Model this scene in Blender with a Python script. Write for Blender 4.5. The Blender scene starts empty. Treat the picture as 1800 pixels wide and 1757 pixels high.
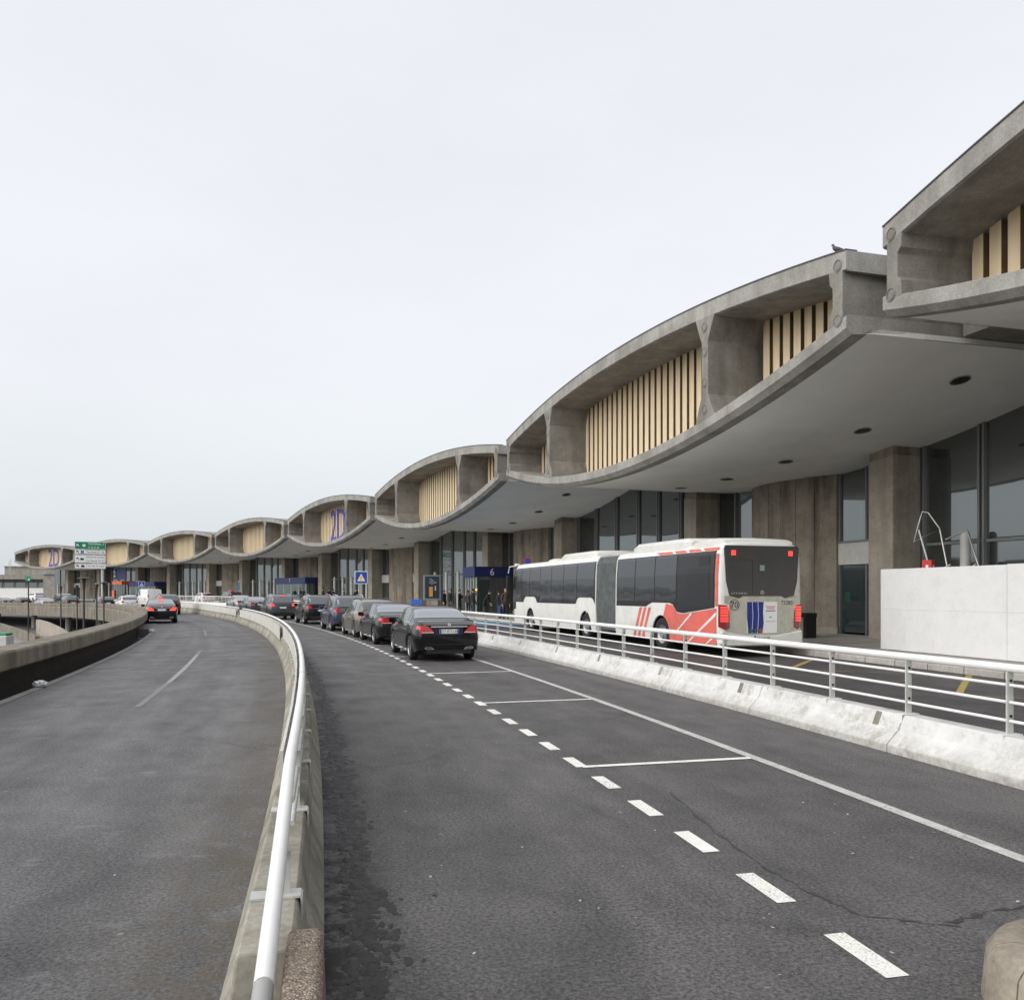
import bpy, bmesh, math, random
from mathutils import Vector, Matrix
random.seed(7)
sc = bpy.context.scene
COL = sc.collection
R_ = math.radians

# ------------------------------------------------------------------ camera
cam = bpy.data.cameras.new('camera')
cam.sensor_width = 36.0
cam.lens = 28.8
cam.shift_y = 0.0903
cam.clip_start = 0.05
cam.clip_end = 6000
camo = bpy.data.objects.new('camera', cam)
camo.location = (0, 0, 1.82)
camo.rotation_euler = (R_(90), 0, 0)
COL.objects.link(camo)
sc.camera = camo

# ------------------------------------------------------------------ overcast sky
SUN_EL, SUN_AZ = 34.0, 236.0          # compass azimuth of the veiled sun, clockwise from +Y
w = bpy.data.worlds.new('World')
sc.world = w
w.use_nodes = True
nt = w.node_tree
for n in list(nt.nodes):
    nt.nodes.remove(n)
out = nt.nodes.new('ShaderNodeOutputWorld')
sky = nt.nodes.new('ShaderNodeTexSky')
sky.sky_type = 'NISHITA'
sky.sun_disc = False
sky.sun_elevation = R_(SUN_EL)
sky.sun_rotation = R_(SUN_AZ)
sky.air_density = 1.0
sky.dust_density = 6.0
hs = nt.nodes.new('ShaderNodeHueSaturation')
hs.inputs['Saturation'].default_value = 0.12
nt.links.new(sky.outputs[0], hs.inputs['Color'])
bg1 = nt.nodes.new('ShaderNodeBackground')
bg1.inputs['Strength'].default_value = 0.05
nt.links.new(hs.outputs[0], bg1.inputs['Color'])
tc = nt.nodes.new('ShaderNodeTexCoord')
sep = nt.nodes.new('ShaderNodeSeparateXYZ')
nt.links.new(tc.outputs['Generated'], sep.inputs[0])
ns = nt.nodes.new('ShaderNodeTexNoise')
ns.inputs['Scale'].default_value = 2.2
ns.inputs['Detail'].default_value = 4
nt.links.new(tc.outputs['Generated'], ns.inputs['Vector'])
ma = nt.nodes.new('ShaderNodeMath'); ma.operation = 'MULTIPLY_ADD'
ma.inputs[1].default_value = 0.10
nt.links.new(ns.outputs[0], ma.inputs[0]); nt.links.new(sep.outputs[2], ma.inputs[2])
cr = nt.nodes.new('ShaderNodeValToRGB')
cr.color_ramp.elements[0].position = 0.03
cr.color_ramp.elements[0].color = (0.70, 0.755, 0.785, 1)
cr.color_ramp.elements[1].position = 0.42
cr.color_ramp.elements[1].color = (0.765, 0.78, 0.835, 1)
nt.links.new(ma.outputs[0], cr.inputs[0])
bg2 = nt.nodes.new('ShaderNodeBackground')
bg2.inputs['Strength'].default_value = 0.79
n2 = nt.nodes.new('ShaderNodeTexNoise'); n2.inputs['Scale'].default_value = 1.7; n2.inputs['Detail'].default_value = 6; n2.inputs['Roughness'].default_value = 0.6
mpw = nt.nodes.new('ShaderNodeMapping'); mpw.inputs['Scale'].default_value = (1, 1, 3.0); nt.links.new(tc.outputs['Generated'], mpw.inputs[0]); nt.links.new(mpw.outputs[0], n2.inputs['Vector'])
r2 = nt.nodes.new('ShaderNodeValToRGB'); r2.color_ramp.elements[0].position = 0.3; r2.color_ramp.elements[0].color = (0.955, 0.955, 0.96, 1); r2.color_ramp.elements[1].position = 0.7; r2.color_ramp.elements[1].color = (1.03, 1.03, 1.025, 1)
nt.links.new(n2.outputs[0], r2.inputs[0])
mxw = nt.nodes.new('ShaderNodeMix'); mxw.data_type = 'RGBA'; mxw.blend_type = 'MULTIPLY'; mxw.inputs[0].default_value = 1.0
nt.links.new(cr.outputs[0], mxw.inputs[6]); nt.links.new(r2.outputs[0], mxw.inputs[7])
nt.links.new(mxw.outputs[2], bg2.inputs['Color'])
ad = nt.nodes.new('ShaderNodeAddShader')
nt.links.new(bg1.outputs[0], ad.inputs[0]); nt.links.new(bg2.outputs[0], ad.inputs[1])
nt.links.new(ad.outputs[0], out.inputs['Surface'])

sl = bpy.data.lights.new('sun', 'SUN')
sl.energy = 1.5
sl.angle = R_(80)
sl.color = (1.0, 0.965, 0.92)
so = bpy.data.objects.new('sun', sl)
sd = Vector((math.sin(R_(SUN_AZ)) * math.cos(R_(SUN_EL)), math.cos(R_(SUN_AZ)) * math.cos(R_(SUN_EL)), math.sin(R_(SUN_EL))))
so.rotation_euler = sd.to_track_quat('Z', 'Y').to_euler()
so.location = (0, 0, 60)
COL.objects.link(so)
sc.view_settings.view_transform = 'Standard'
sc.view_settings.look = 'None'
sc.view_settings.gamma = 1
sc.view_settings.exposure = 0.25
sc.view_settings.use_curve_mapping = False
sc.cycles.max_bounces = 8
sc.cycles.diffuse_bounces = 5
sc.cycles.use_denoising = True

# ------------------------------------------------------------------ geometry of the place
# All roads, barriers and the terminal are concentric about CX, CY.
CX, CY = -236.73, -49.70
STEP, PH1 = 5.988, 15.565           # degrees per roof bay; angle of the joint nearest the camera
RE = 254.0                          # radius of the roof edge
F = 1440.0
def pol(r, ph, z=0.0):
    a = R_(ph)
    return Vector((CX + r * math.cos(a), CY + r * math.sin(a), z))
def sstep(a, b, x):
    t = max(0.0, min(1.0, (x - a) / (b - a)))
    return t * t * (3 - 2 * t)
def zl(ph):                         # level of the left carriageway
    return -0.40 * sstep(32, 46, ph)
def zr(ph):                         # level of the right carriageway
    return 0.30 * sstep(26, 36, ph)
def at(x, y, Y):                    # point at photo position x, y and real distance Y
    return Vector(((x - 900) / F * Y, Y, 1.82 - (y - 1041) / F * Y))
def gnd(x, y, z=0.0):               # ground point of level z seen at x, y
    Y = F * (1.82 - z) / (y - 1041)
    return Vector(((x - 900) / F * Y, Y, z))
def phi_at(x, r):                   # angle where radius r is seen at column x (far crossing)
    best = None
    ph = 25.0 if r < 241 else 12.2
    while ph < 66:
        p = pol(r, ph)
        if p.y > 1:
            v = abs(900 + F * p.x / p.y - x)
            if best is None or v < best[0]:
                best = (v, ph)
        ph += 0.02
    return best[1]

# ------------------------------------------------------------------ mesh builder
class MB:
    def __init__(self):
        self.v = []; self.f = []; self.m = []; self.uv = None
    def add(self, vs, fs, mi=0):
        b = len(self.v)
        self.v += [tuple(p) for p in vs]
        self.f += [tuple(b + i for i in f) for f in fs]
        self.m += [mi] * len(fs)
        return self
    def box(self, c, s, mi=0, rot=None):
        x, y, z = s[0] / 2, s[1] / 2, s[2] / 2
        p = [Vector(q) for q in ((-x,-y,-z),(x,-y,-z),(x,y,-z),(-x,y,-z),(-x,-y,z),(x,-y,z),(x,y,z),(-x,y,z))]
        if rot is not None:
            p = [rot @ q for q in p]
        c = Vector(c)
        return self.add([q + c for q in p], BOXF, mi)
    def hexa(self, p, mi=0):        # 8 points: bottom loop then top loop
        return self.add(p, BOXF, mi)
    def tube(self, a, b, r, n=10, mi=0, r2=None, cap=True):
        a = Vector(a); b = Vector(b); d = (b - a)
        q = d.to_track_quat('Z', 'Y').to_matrix()
        r2 = r if r2 is None else r2
        vs = []
        for i in range(n):
            t = 2 * math.pi * i / n
            o = q @ Vector((math.cos(t), math.sin(t), 0))
            vs.append(a + o * r); vs.append(b + o * r2)
        fs = [(2*i, 2*((i+1) % n), 2*((i+1) % n)+1, 2*i+1) for i in range(n)]
        if cap:
            fs.append(tuple(2*i for i in reversed(range(n)))); fs.append(tuple(2*i+1 for i in range(n)))
        return self.add(vs, fs, mi)
    def path(self, pts, r, n=8, mi=0):
        pts = [Vector(p) for p in pts]
        vs = []; k = len(pts)
        for j, p in enumerate(pts):
            d = (pts[min(j+1, k-1)] - pts[max(j-1, 0)]).normalized()
            q = d.to_track_quat('Z', 'Y').to_matrix()
            for i in range(n):
                t = 2 * math.pi * i / n
                vs.append(p + q @ Vector((math.cos(t), math.sin(t), 0)) * r)
        fs = []
        for j in range(k-1):
            for i in range(n):
                fs.append((j*n+i, j*n+(i+1) % n, (j+1)*n+(i+1) % n, (j+1)*n+i))
        fs.append(tuple(reversed(range(n)))); fs.append(tuple((k-1)*n+i for i in range(n)))
        return self.add(vs, fs, mi)
    def prism(self, poly, tr, h, mi=0):   # poly [(a,b)], tr(a,b,c)->point, extruded c 0..h
        n = len(poly)
        vs = [tr(a, b, 0) for a, b in poly] + [tr(a, b, h) for a, b in poly]
        fs = [tuple(reversed(range(n))), tuple(range(n, 2*n))]
        fs += [(i, (i+1) % n, n+(i+1) % n, n+i) for i in range(n)]
        return self.add(vs, fs, mi)
    def lathe(self, prof, c, axis='Z', n=16, mi=0):
        c = Vector(c); k = len(prof); vs = []
        for i in range(n):
            t = 2 * math.pi * i / n
            for r, h in prof:
                a, b = r * math.cos(t), r * math.sin(t)
                vs.append(c + (Vector((a, b, h)) if axis == 'Z' else Vector((a, h, b))))
        fs = []
        for i in range(n):
            for j in range(k-1):
                f = (i*k+j, ((i+1) % n)*k+j, ((i+1) % n)*k+j+1, i*k+j+1)
                fs.append(f if axis == 'Z' else tuple(reversed(f)))
        return self.add(vs, fs, mi)
    def build(self, name, mat, parent=None, smooth=False, bevel=0.0, sub=0, fix=True):
        me = self.mesh(name, mat, smooth, fix)
        return link(name, me, parent, bevel)
    def mesh(self, name, mat, smooth=False, fix=True):
        me = bpy.data.meshes.new(name)
        me.from_pydata(self.v, [], self.f)
        for m in (mat if isinstance(mat, (list, tuple)) else [mat]):
            me.materials.append(m)
        if any(self.m):
            me.polygons.foreach_set('material_index', self.m)
        if self.uv:
            ul = me.uv_layers.new(name='UVMap')
            for lp in me.loops:
                ul.data[lp.index].uv = self.uv[lp.vertex_index]
        if fix:
            bm = bmesh.new(); bm.from_mesh(me)
            bmesh.ops.recalc_face_normals(bm, faces=bm.faces)
            bm.to_mesh(me); bm.free()
        if smooth:
            me.shade_smooth()
            if smooth is not True:
                me.set_sharp_from_angle(angle=R_(smooth))
        me.update()
        return me
BOXF = ((3,2,1,0),(4,5,6,7),(0,1,5,4),(1,2,6,5),(2,3,7,6),(3,0,4,7))

def link(name, me, parent=None, bevel=0.0):
    o = bpy.data.objects.new(name, me)
    COL.objects.link(o)
    if parent is not None:
        o.parent = parent
        if parent.get('world_parts'):
            o.matrix_parent_inverse = Matrix.Translation(-parent.location)
    if bevel:
        b = o.modifiers.new('edge', 'BEVEL'); b.width = bevel; b.segments = 2; b.limit_method = 'ANGLE'; b.angle_limit = R_(40)
    return o
def tag(o, label=None, cat=None, group=None, kind=None):
    if label: o['label'] = label
    if cat: o['category'] = cat
    if group: o['group'] = group
    if kind: o['kind'] = kind
    return o
def empty(name, loc, rz=0.0, world=False):
    o = bpy.data.objects.new(name, None)
    o.empty_display_size = 0.3
    o.location = loc; o.rotation_euler = (0, 0, rz)
    COL.objects.link(o)
    if world: o['world_parts'] = True
    return o
def sweep(prof, ph0, ph1, n=None, zf=None, closed=True, uv=False, caps=True):
    """profile [(r, z)] carried round the common centre from ph0 to ph1"""
    if n is None: n = max(1, int(abs(ph1 - ph0) / 0.35))
    mb = MB(); k = len(prof); vs = []; uvs = []
    for j in range(n+1):
        ph = ph0 + (ph1 - ph0) * j / n
        dz = zf(ph) if zf else 0
        for r, z in prof:
            vs.append(pol(r, ph, z + dz)); uvs.append((r - 236, R_(ph - 12) * 242))
    fs = []
    kk = k if closed else k - 1
    for j in range(n):
        for i in range(kk):
            fs.append((j*k+i, j*k+(i+1) % k, (j+1)*k+(i+1) % k, (j+1)*k+i))
    if closed and caps:
        fs.append(tuple(range(k))); fs.append(tuple(n*k+i for i in reversed(range(k))))
    mb.add(vs, fs)
    if uv: mb.uv = uvs
    return mb

# ------------------------------------------------------------------ materials
class NT:
    def __init__(self, name):
        self.m = bpy.data.materials.new(name); self.m.use_nodes = True
        self.t = self.m.node_tree; self.b = self.t.nodes['Principled BSDF']
        self.pos = None
    def n(self, ty, **kw):
        x = self.t.nodes.new(ty)
        for k, v in kw.items():
            if k.startswith('i_'):
                x.inputs[k[2:].replace('_', ' ')].default_value = v
            else: setattr(x, k, v)
        return x
    def l(self, a, b): self.t.links.new(a, b)
    def P(self):
        if self.pos is None: self.pos = self.n('ShaderNodeNewGeometry').outputs['Position']
        return self.pos
    def mapped(self, src, s):
        mp = self.n('ShaderNodeMapping'); mp.inputs['Scale'].default_value = s
        self.l(src, mp.inputs[0]); return mp.outputs[0]
    def noise(self, src, scale, detail=4, rough=0.55):
        x = self.n('ShaderNodeTexNoise'); x.inputs['Scale'].default_value = scale
        x.inputs['Detail'].default_value = detail; x.inputs['Roughness'].default_value = rough
        self.l(src, x.inputs['Vector']); return x.outputs[0]
    def ramp(self, src, a, b, ca=(0,0,0,1), cb=(1,1,1,1)):
        x = self.n('ShaderNodeValToRGB'); e = x.color_ramp.elements
        e[0].position = a; e[0].color = ca; e[1].position = b; e[1].color = cb
        self.l(src, x.inputs[0]); return x.outputs[0]
    def mix(self, fac, a, b, mode='MIX'):
        x = self.n('ShaderNodeMix', data_type='RGBA', blend_type=mode)
        for sock, v in ((x.inputs[0], fac), (x.inputs[6], a), (x.inputs[7], b)):
            if hasattr(v, 'is_linked') or hasattr(v, 'links'): self.l(v, sock)
            elif isinstance(v, (int, float)): sock.default_value = v
            else: sock.default_value = (v[0], v[1], v[2], 1)
        return x.outputs[2]
    def math(self, op, a, b=None, c=None):
        x = self.n('ShaderNodeMath', operation=op)
        for i, v in enumerate((a, b, c)):
            if v is None: continue
            if isinstance(v, (int, float)): x.inputs[i].default_value = v
            else: self.l(v, x.inputs[i])
        return x.outputs[0]
    def bump(self, src, st, dist=0.02):
        x = self.n('ShaderNodeBump'); x.inputs['Strength'].default_value = st; x.inputs['Distance'].default_value = dist
        self.l(src, x.inputs['Height']); self.l(x.outputs[0], self.b.inputs['Normal'])
    def set(self, col=None, rough=None, metal=None, spec=None, coat=None):
        for k, v in (('Base Color', col), ('Roughness', rough), ('Metallic', metal), ('Specular IOR Level', spec), ('Coat Weight', coat)):
            if v is None: continue
            if hasattr(v, 'links'): self.l(v, self.b.inputs[k])
            elif isinstance(v, (tuple, list)): self.b.inputs[k].default_value = (v[0], v[1], v[2], 1)
            else: self.b.inputs[k].default_value = v
        return self
MATS = {}
def plain(name, col, rough=0.6, metal=0.0, var=0.0, scale=3.0, coat=0.0, spec=0.5):
    if name in MATS: return MATS[name]
    t = NT(name)
    if var:
        nz = t.noise(t.P(), scale, 5)
        a = [c * (1 - var) for c in col]; b = [min(1, c * (1 + var)) for c in col]
        t.set(t.ramp(nz, 0.3, 0.7, (*a, 1), (*b, 1)))
    else: t.set(col)
    t.set(rough=rough, metal=metal, coat=coat, spec=spec)
    MATS[name] = t.m
    return t.m
def emit(name, col, st, base=None):
    if name in MATS: return MATS[name]
    t = NT(name); t.set(base or col, 0.3)
    t.b.inputs['Emission Color'].default_value = (*col, 1); t.b.inputs['Emission Strength'].default_value = st
    MATS[name] = t.m
    return t.m
def concrete(name, ca, cb, streak=0.5, pits=True, rough=0.85, stain=(0.10, 0.085, 0.065), stain_amt=0.6):
    t = NT(name); p = t.P()
    base = t.ramp(t.noise(p, 0.9, 9, 0.70), 0.36, 0.64, (*ca, 1), (*cb, 1))
    fine = t.noise(p, 26, 4, 0.6)
    c = t.mix(0.35, base, t.ramp(fine, 0.3, 0.7, (0.25, 0.25, 0.25, 1), (0.8, 0.8, 0.8, 1)), 'OVERLAY')
    st = t.noise(t.mapped(p, (1.6, 1.6, 0.16)), 1.3, 6, 0.6)
    c = t.mix(t.math('MULTIPLY', t.ramp(st, 0.47, 0.70), streak), c, stain)
    bl = t.noise(p, 2.6, 5, 0.7)
    c = t.mix(t.math('MULTIPLY', t.ramp(bl, 0.56, 0.74), stain_amt * 0.5), c, stain)
    if pits:
        vo = t.n('ShaderNodeTexVoronoi'); vo.inputs['Scale'].default_value = 7.0
        t.l(p, vo.inputs['Vector'])
        c = t.mix(t.ramp(vo.outputs['Distance'], 0.03, 0.06, (0.5, 0.5, 0.5, 1), (0, 0, 0, 1)), c, (0.06, 0.055, 0.05))
    t.set(c, rough)
    t.bump(t.noise(p, 14, 6, 0.65), 0.35, 0.01)
    MATS[name] = t.m
    return t.m
def asphalt(name, ca, cb, polish, gutter=None, speck=0.5, rough=0.62, pale=0.12):
    """tarmac; uv.x is metres across, uv.y metres along"""
    t = NT(name); uv = t.n('ShaderNodeUVMap'); uv.uv_map = 'UVMap'
    u = uv.outputs[0]
    sx = t.n('ShaderNodeSeparateXYZ'); t.l(u, sx.inputs[0])
    X, Y = sx.outputs[0], sx.outputs[1]
    big = t.noise(u, 0.35, 6, 0.6)
    c = t.ramp(big, 0.3, 0.72, (*ca, 1), (*cb, 1))
    lanes = t.noise(t.mapped(u, (1.5, 0.05, 1)), 1.0, 3, 0.5)
    c = t.mix(t.math('MULTIPLY', t.ramp(lanes, 0.42, 0.66), 0.5), c, polish)
    ag = t.noise(u, 42, 5, 0.85)
    c = t.mix(1.0, c, t.ramp(ag, 0.40, 0.61, (0.42, 0.42, 0.42, 1), (1.7, 1.68, 1.66, 1)), 'MULTIPLY')
    mo = t.noise(t.mapped(u, (1.0, 0.45, 1)), 2.4, 6, 0.7)
    c = t.mix(1.0, c, t.ramp(mo, 0.32, 0.68, (0.76, 0.76, 0.77, 1), (1.22, 1.21, 1.20, 1)), 'MULTIPLY')
    ag2 = t.n('ShaderNodeTexVoronoi'); ag2.inputs['Scale'].default_value = 62.0; t.l(u, ag2.inputs['Vector'])
    stones = t.math('MULTIPLY', t.ramp(ag2.outputs['Distance'], 0.1, 0.32, (1, 1, 1, 1), (0, 0, 0, 1)), t.math('GREATER_THAN', t.noise(u, 40, 2), 0.56))
    c = t.mix(t.math('MULTIPLY', stones, 0.22), c, (0.30, 0.285, 0.27))
    # trodden gum and grit specks
    vo = t.n('ShaderNodeTexVoronoi'); vo.inputs['Scale'].default_value = 5.2
    dn = t.n('ShaderNodeVectorMath', operation='MULTIPLY_ADD'); dn.inputs[1].default_value = (0.03, 0.03, 0.03)
    nn = t.n('ShaderNodeTexNoise'); nn.inputs['Scale'].default_value = 30; t.l(u, nn.inputs['Vector'])
    t.l(nn.outputs['Color'], dn.inputs[0]); t.l(u, dn.inputs[2]); t.l(dn.outputs[0], vo.inputs['Vector'])
    sp = t.n('ShaderNodeSeparateXYZ'); t.l(vo.outputs['Color'], sp.inputs[0])
    sz = t.math('MULTIPLY', t.math('SUBTRACT', sp.outputs[0], 0.62), 0.26)
    spots = t.math('LESS_THAN', vo.outputs['Distance'], sz)
    c = t.mix(t.math('MULTIPLY', spots, speck), c, (0.36, 0.35, 0.34))
    pb = t.noise(t.mapped(u, (0.9, 1.5, 1)), 1.5, 7, 0.7)
    c = t.mix(t.math('MULTIPLY', t.ramp(pb, 0.60, 0.68), pale), c, (0.23, 0.23, 0.225))
    ol = t.noise(t.mapped(u, (1.6, 0.7, 1)), 1.1, 6, 0.65)
    c = t.mix(t.math('MULTIPLY', t.ramp(ol, 0.60, 0.74), 0.28), c, (0.03, 0.029, 0.029))
    # repaired cracks
    ck = t.n('ShaderNodeTexVoronoi', feature='DISTANCE_TO_EDGE'); ck.inputs['Scale'].default_value = 0.16
    dw = t.n('ShaderNodeVectorMath', operation='MULTIPLY_ADD'); dw.inputs[1].default_value = (0.9, 0.9, 0.9)
    n3 = t.n('ShaderNodeTexNoise'); n3.inputs['Scale'].default_value = 0.9; n3.inputs['Detail'].default_value = 5; t.l(u, n3.inputs['Vector'])
    t.l(n3.outputs['Color'], dw.inputs[0]); t.l(u, dw.inputs[2]); t.l(dw.outputs[0], ck.inputs['Vector'])
    crk = t.math('MULTIPLY', t.ramp(ck.outputs['Distance'], 0.002, 0.012, (1, 1, 1, 1), (0, 0, 0, 1)), t.ramp(t.noise(u, 0.5, 3), 0.5, 0.62))
    c = t.mix(t.math('MULTIPLY', crk, 0.3), c, (0.018, 0.018, 0.02))
    rg = t.ramp(t.noise(u, 0.8, 5), 0.3, 0.7, (rough - 0.12,) * 3 + (1,), (rough + 0.12,) * 3 + (1,))
    for g0, g1, gc, amt in (gutter or []):
        wv = t.math('ADD', X, t.math('MULTIPLY', t.math('SUBTRACT', t.noise(u, 1.6, 6, 0.75), 0.5), 0.6 * abs(g1 - g0)))
        mr = t.n('ShaderNodeMapRange'); mr.inputs['From Min'].default_value = g1; mr.inputs['From Max'].default_value = g0
        t.l(wv, mr.inputs['Value'])
        k = t.math('MULTIPLY', mr.outputs[0], t.ramp(t.noise(u, 4.5, 8, 0.78), 0.42, 0.53))
        c = t.mix(t.math('MULTIPLY', k, amt), c, gc)
    t.set(c, rg, spec=0.3)
    t.bump(ag, 0.7, 0.008)
    MATS[name] = t.m
    return t.m

M_CONC = concrete('fair_faced_concrete', (0.29, 0.28, 0.26), (0.42, 0.41, 0.38), 0.45)
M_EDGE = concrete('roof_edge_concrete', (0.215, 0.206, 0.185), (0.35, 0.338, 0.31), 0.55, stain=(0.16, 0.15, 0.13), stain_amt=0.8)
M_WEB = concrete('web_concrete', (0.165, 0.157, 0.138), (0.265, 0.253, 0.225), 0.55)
M_WALL = concrete('brown_grit_concrete', (0.20, 0.172, 0.132), (0.31, 0.27, 0.215), 0.75, stain=(0.07, 0.055, 0.04), stain_amt=0.9)
M_COLUMN = concrete('column_concrete', (0.27, 0.238, 0.19), (0.38, 0.34, 0.28), 0.45, stain=(0.12, 0.10, 0.08))
M_BARR = concrete('barrier_concrete', (0.20, 0.188, 0.15), (0.36, 0.34, 0.285), 0.75, stain=(0.085, 0.075, 0.045), stain_amt=1.2)
M_PARA = concrete('parapet_concrete', (0.135, 0.118, 0.09), (0.235, 0.21, 0.165), 0.75, stain=(0.08, 0.07, 0.055), stain_amt=0.9)
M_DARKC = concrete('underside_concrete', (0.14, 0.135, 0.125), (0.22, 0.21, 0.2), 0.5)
M_FARC = concrete('far_concrete', (0.22, 0.205, 0.175), (0.31, 0.295, 0.26), 0.4)
M_KERB = concrete('kerb_stone', (0.30, 0.285, 0.26), (0.44, 0.42, 0.39), 0.2)
M_NOSE = concrete('island_kerb_stone', (0.17, 0.145, 0.11), (0.34, 0.30, 0.24), 0.3, stain=(0.14, 0.115, 0.085), stain_amt=1.0)
M_SLAB = concrete('paving_concrete', (0.24, 0.23, 0.22), (0.34, 0.33, 0.31), 0.0, stain=(0.1, 0.095, 0.085))
M_SOFFIT = plain('soffit_paint', (0.90, 0.90, 0.87), 0.8, var=0.05, scale=0.6)
M_ASPH = asphalt('road_tarmac', (0.078, 0.076, 0.075), (0.102, 0.100, 0.099), (0.140, 0.136, 0.136),
                 gutter=[(5.75, 6.15, (0.17, 0.165, 0.175), 0.8), (5.85, 6.35, (0.010, 0.009, 0.009), 1.0)])
M_ASPHL = asphalt('left_tarmac', (0.072, 0.073, 0.074), (0.112, 0.113, 0.114), (0.165, 0.165, 0.167),
                  gutter=[(5.6, 4.55, (0.10, 0.080, 0.055), 0.85), (0.1, 1.2, (0.05, 0.046, 0.042), 0.7)], speck=0.5, pale=0.5)
M_ASPHB = asphalt('bus_lane_tarmac', (0.055, 0.052, 0.054), (0.075, 0.071, 0.072), (0.085, 0.082, 0.082))
M_FLATASPH = plain('lower_tarmac', (0.20, 0.20, 0.205), 0.6, var=0.2, scale=0.3)
M_GROUND = plain('far_ground', (0.12, 0.115, 0.105), 0.9, var=0.25, scale=0.05)
M_PAVE = plain('pavement_tarmac', (0.33, 0.315, 0.285), 0.75, var=0.25, scale=1.2)
M_TIMBER = None
def slat_mat():
    t = NT('cream_slat'); p = t.P()
    c = t.ramp(t.noise(t.mapped(p, (3, 3, 0.25)), 2.0, 5), 0.3, 0.7, (0.62, 0.49, 0.31, 1), (0.76, 0.62, 0.42, 1))
    t.set(c, 0.6); return t.m
M_SLAT = slat_mat()
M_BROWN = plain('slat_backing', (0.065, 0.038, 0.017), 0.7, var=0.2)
M_GROOVE = plain('slat_groove', (0.16, 0.10, 0.05), 0.7, var=0.2)
M_FLASH = plain('roof_flashing', (0.06, 0.06, 0.065), 0.5)
def glass_mat(name, dark, tint, k, rough=0.03, fr=0.55, wav=0.02):
    t = NT(name)
    t.b.inputs['Base Color'].default_value = (*dark, 1); t.b.inputs['Roughness'].default_value = 0.25
    g = t.n('ShaderNodeBsdfGlossy'); g.inputs['Color'].default_value = (*tint, 1); g.inputs['Roughness'].default_value = rough
    lw = t.n('ShaderNodeLayerWeight'); lw.inputs['Blend'].default_value = 0.35
    f = t.math('MULTIPLY_ADD', lw.outputs['Fresnel'], fr, k)
    mx = t.n('ShaderNodeMixShader'); t.l(f, mx.inputs[0])
    t.l(t.b.outputs[0], mx.inputs[1]); t.l(g.outputs[0], mx.inputs[2])
    b = t.n('ShaderNodeBump'); b.inputs['Strength'].default_value = wav; b.inputs['Distance'].default_value = 0.05
    t.l(t.noise(t.P(), 0.9, 2), b.inputs['Height']); t.l(b.outputs[0], g.inputs['Normal'])
    t.l(mx.outputs[0], t.t.nodes['Material Output'].inputs[0])
    MATS[name] = t.m
    return t.m
M_GLASS = glass_mat('facade_glass', (0.018, 0.022, 0.024), (0.72, 0.76, 0.755), 0.21)
M_DOORG = glass_mat('door_glass', (0.03, 0.045, 0.045), (0.55, 0.66, 0.65), 0.10)
M_BUSG = glass_mat('bus_glass', (0.016, 0.017, 0.02), (0.75, 0.78, 0.8), 0.06, 0.02, 0.30, 0.12)
M_CARG = glass_mat('car_glass', (0.02, 0.024, 0.025), (0.85, 0.9, 0.92), 0.15)
M_CARGL = glass_mat('car_rear_glass', (0.05, 0.055, 0.058), (0.85, 0.9, 0.92), 0.42, 0.06)
M_MULL = plain('mullion_metal', (0.20, 0.205, 0.20), 0.45, 0.3)
M_TUBE = plain('pale_post_paint', (0.52, 0.52, 0.49), 0.5, var=0.1)
def worn_white(name, ca, cb, dirt, amt, lowz=None):
    t = NT(name); p = t.P()
    c = t.ramp(t.noise(p, 3.0, 6), 0.3, 0.7, (*ca, 1), (*cb, 1))
    m = t.ramp(t.noise(p, 1.7, 8, 0.72), 0.47, 0.60)
    m2 = t.ramp(t.noise(p, 11, 7, 0.75), 0.38, 0.58)
    k = t.math('MULTIPLY', t.math('MULTIPLY', m, m2), amt)
    if lowz:
        sx = t.n('ShaderNodeSeparateXYZ'); t.l(p, sx.inputs[0])
        mr = t.n('ShaderNodeMapRange'); mr.inputs['From Min'].default_value = lowz[1]; mr.inputs['From Max'].default_value = lowz[0]
        t.l(t.math('ADD', sx.outputs[2], t.math('MULTIPLY', t.math('SUBTRACT', t.noise(p, 4, 6, 0.7), 0.5), 0.35)), mr.inputs['Value'])
        k = t.math('MAXIMUM', k, t.math('MULTIPLY', mr.outputs[0], t.math('MULTIPLY_ADD', m2, 0.45, 0.28)))
    t.set(t.mix(k, c, dirt), 0.6)
    t.bump(t.noise(p, 20, 5, 0.7), 0.12, 0.004)
    MATS[name] = t.m
    return t.m
M_WBARR = worn_white('painted_barrier', (0.54, 0.54, 0.52), (0.66, 0.66, 0.645), (0.22, 0.19, 0.14), 0.6, (0.0, 0.26))
M_RAIL = plain('white_rail_paint', (0.72, 0.72, 0.70), 0.45, var=0.04, scale=6)
M_POST = plain('post_grey_paint', (0.46, 0.47, 0.44), 0.5, var=0.12, scale=8)
M_PANEL = worn_white('fence_panel_paint', (0.50, 0.49, 0.45), (0.58, 0.57, 0.53), (0.36, 0.33, 0.28), 0.5)
M_HOARD = worn_white('hoarding_board', (0.66, 0.66, 0.65), (0.70, 0.70, 0.69), (0.50, 0.49, 0.46), 0.3)
def road_paint(name, ca, cb, wear):
    t = NT(name); p = t.P()
    c = t.ramp(t.noise(p, 9, 5), 0.3, 0.7, (*ca, 1), (*cb, 1))
    m = t.math('MULTIPLY', t.ramp(t.noise(p, 70, 4, 0.75), 0.52, 0.60), t.ramp(t.noise(p, 2.5, 4), 0.35, 0.62))
    t.set(t.mix(t.math('MULTIPLY', m, wear), c, (0.09, 0.085, 0.085)), 0.65)
    MATS[name] = t.m
    return t.m
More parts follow.
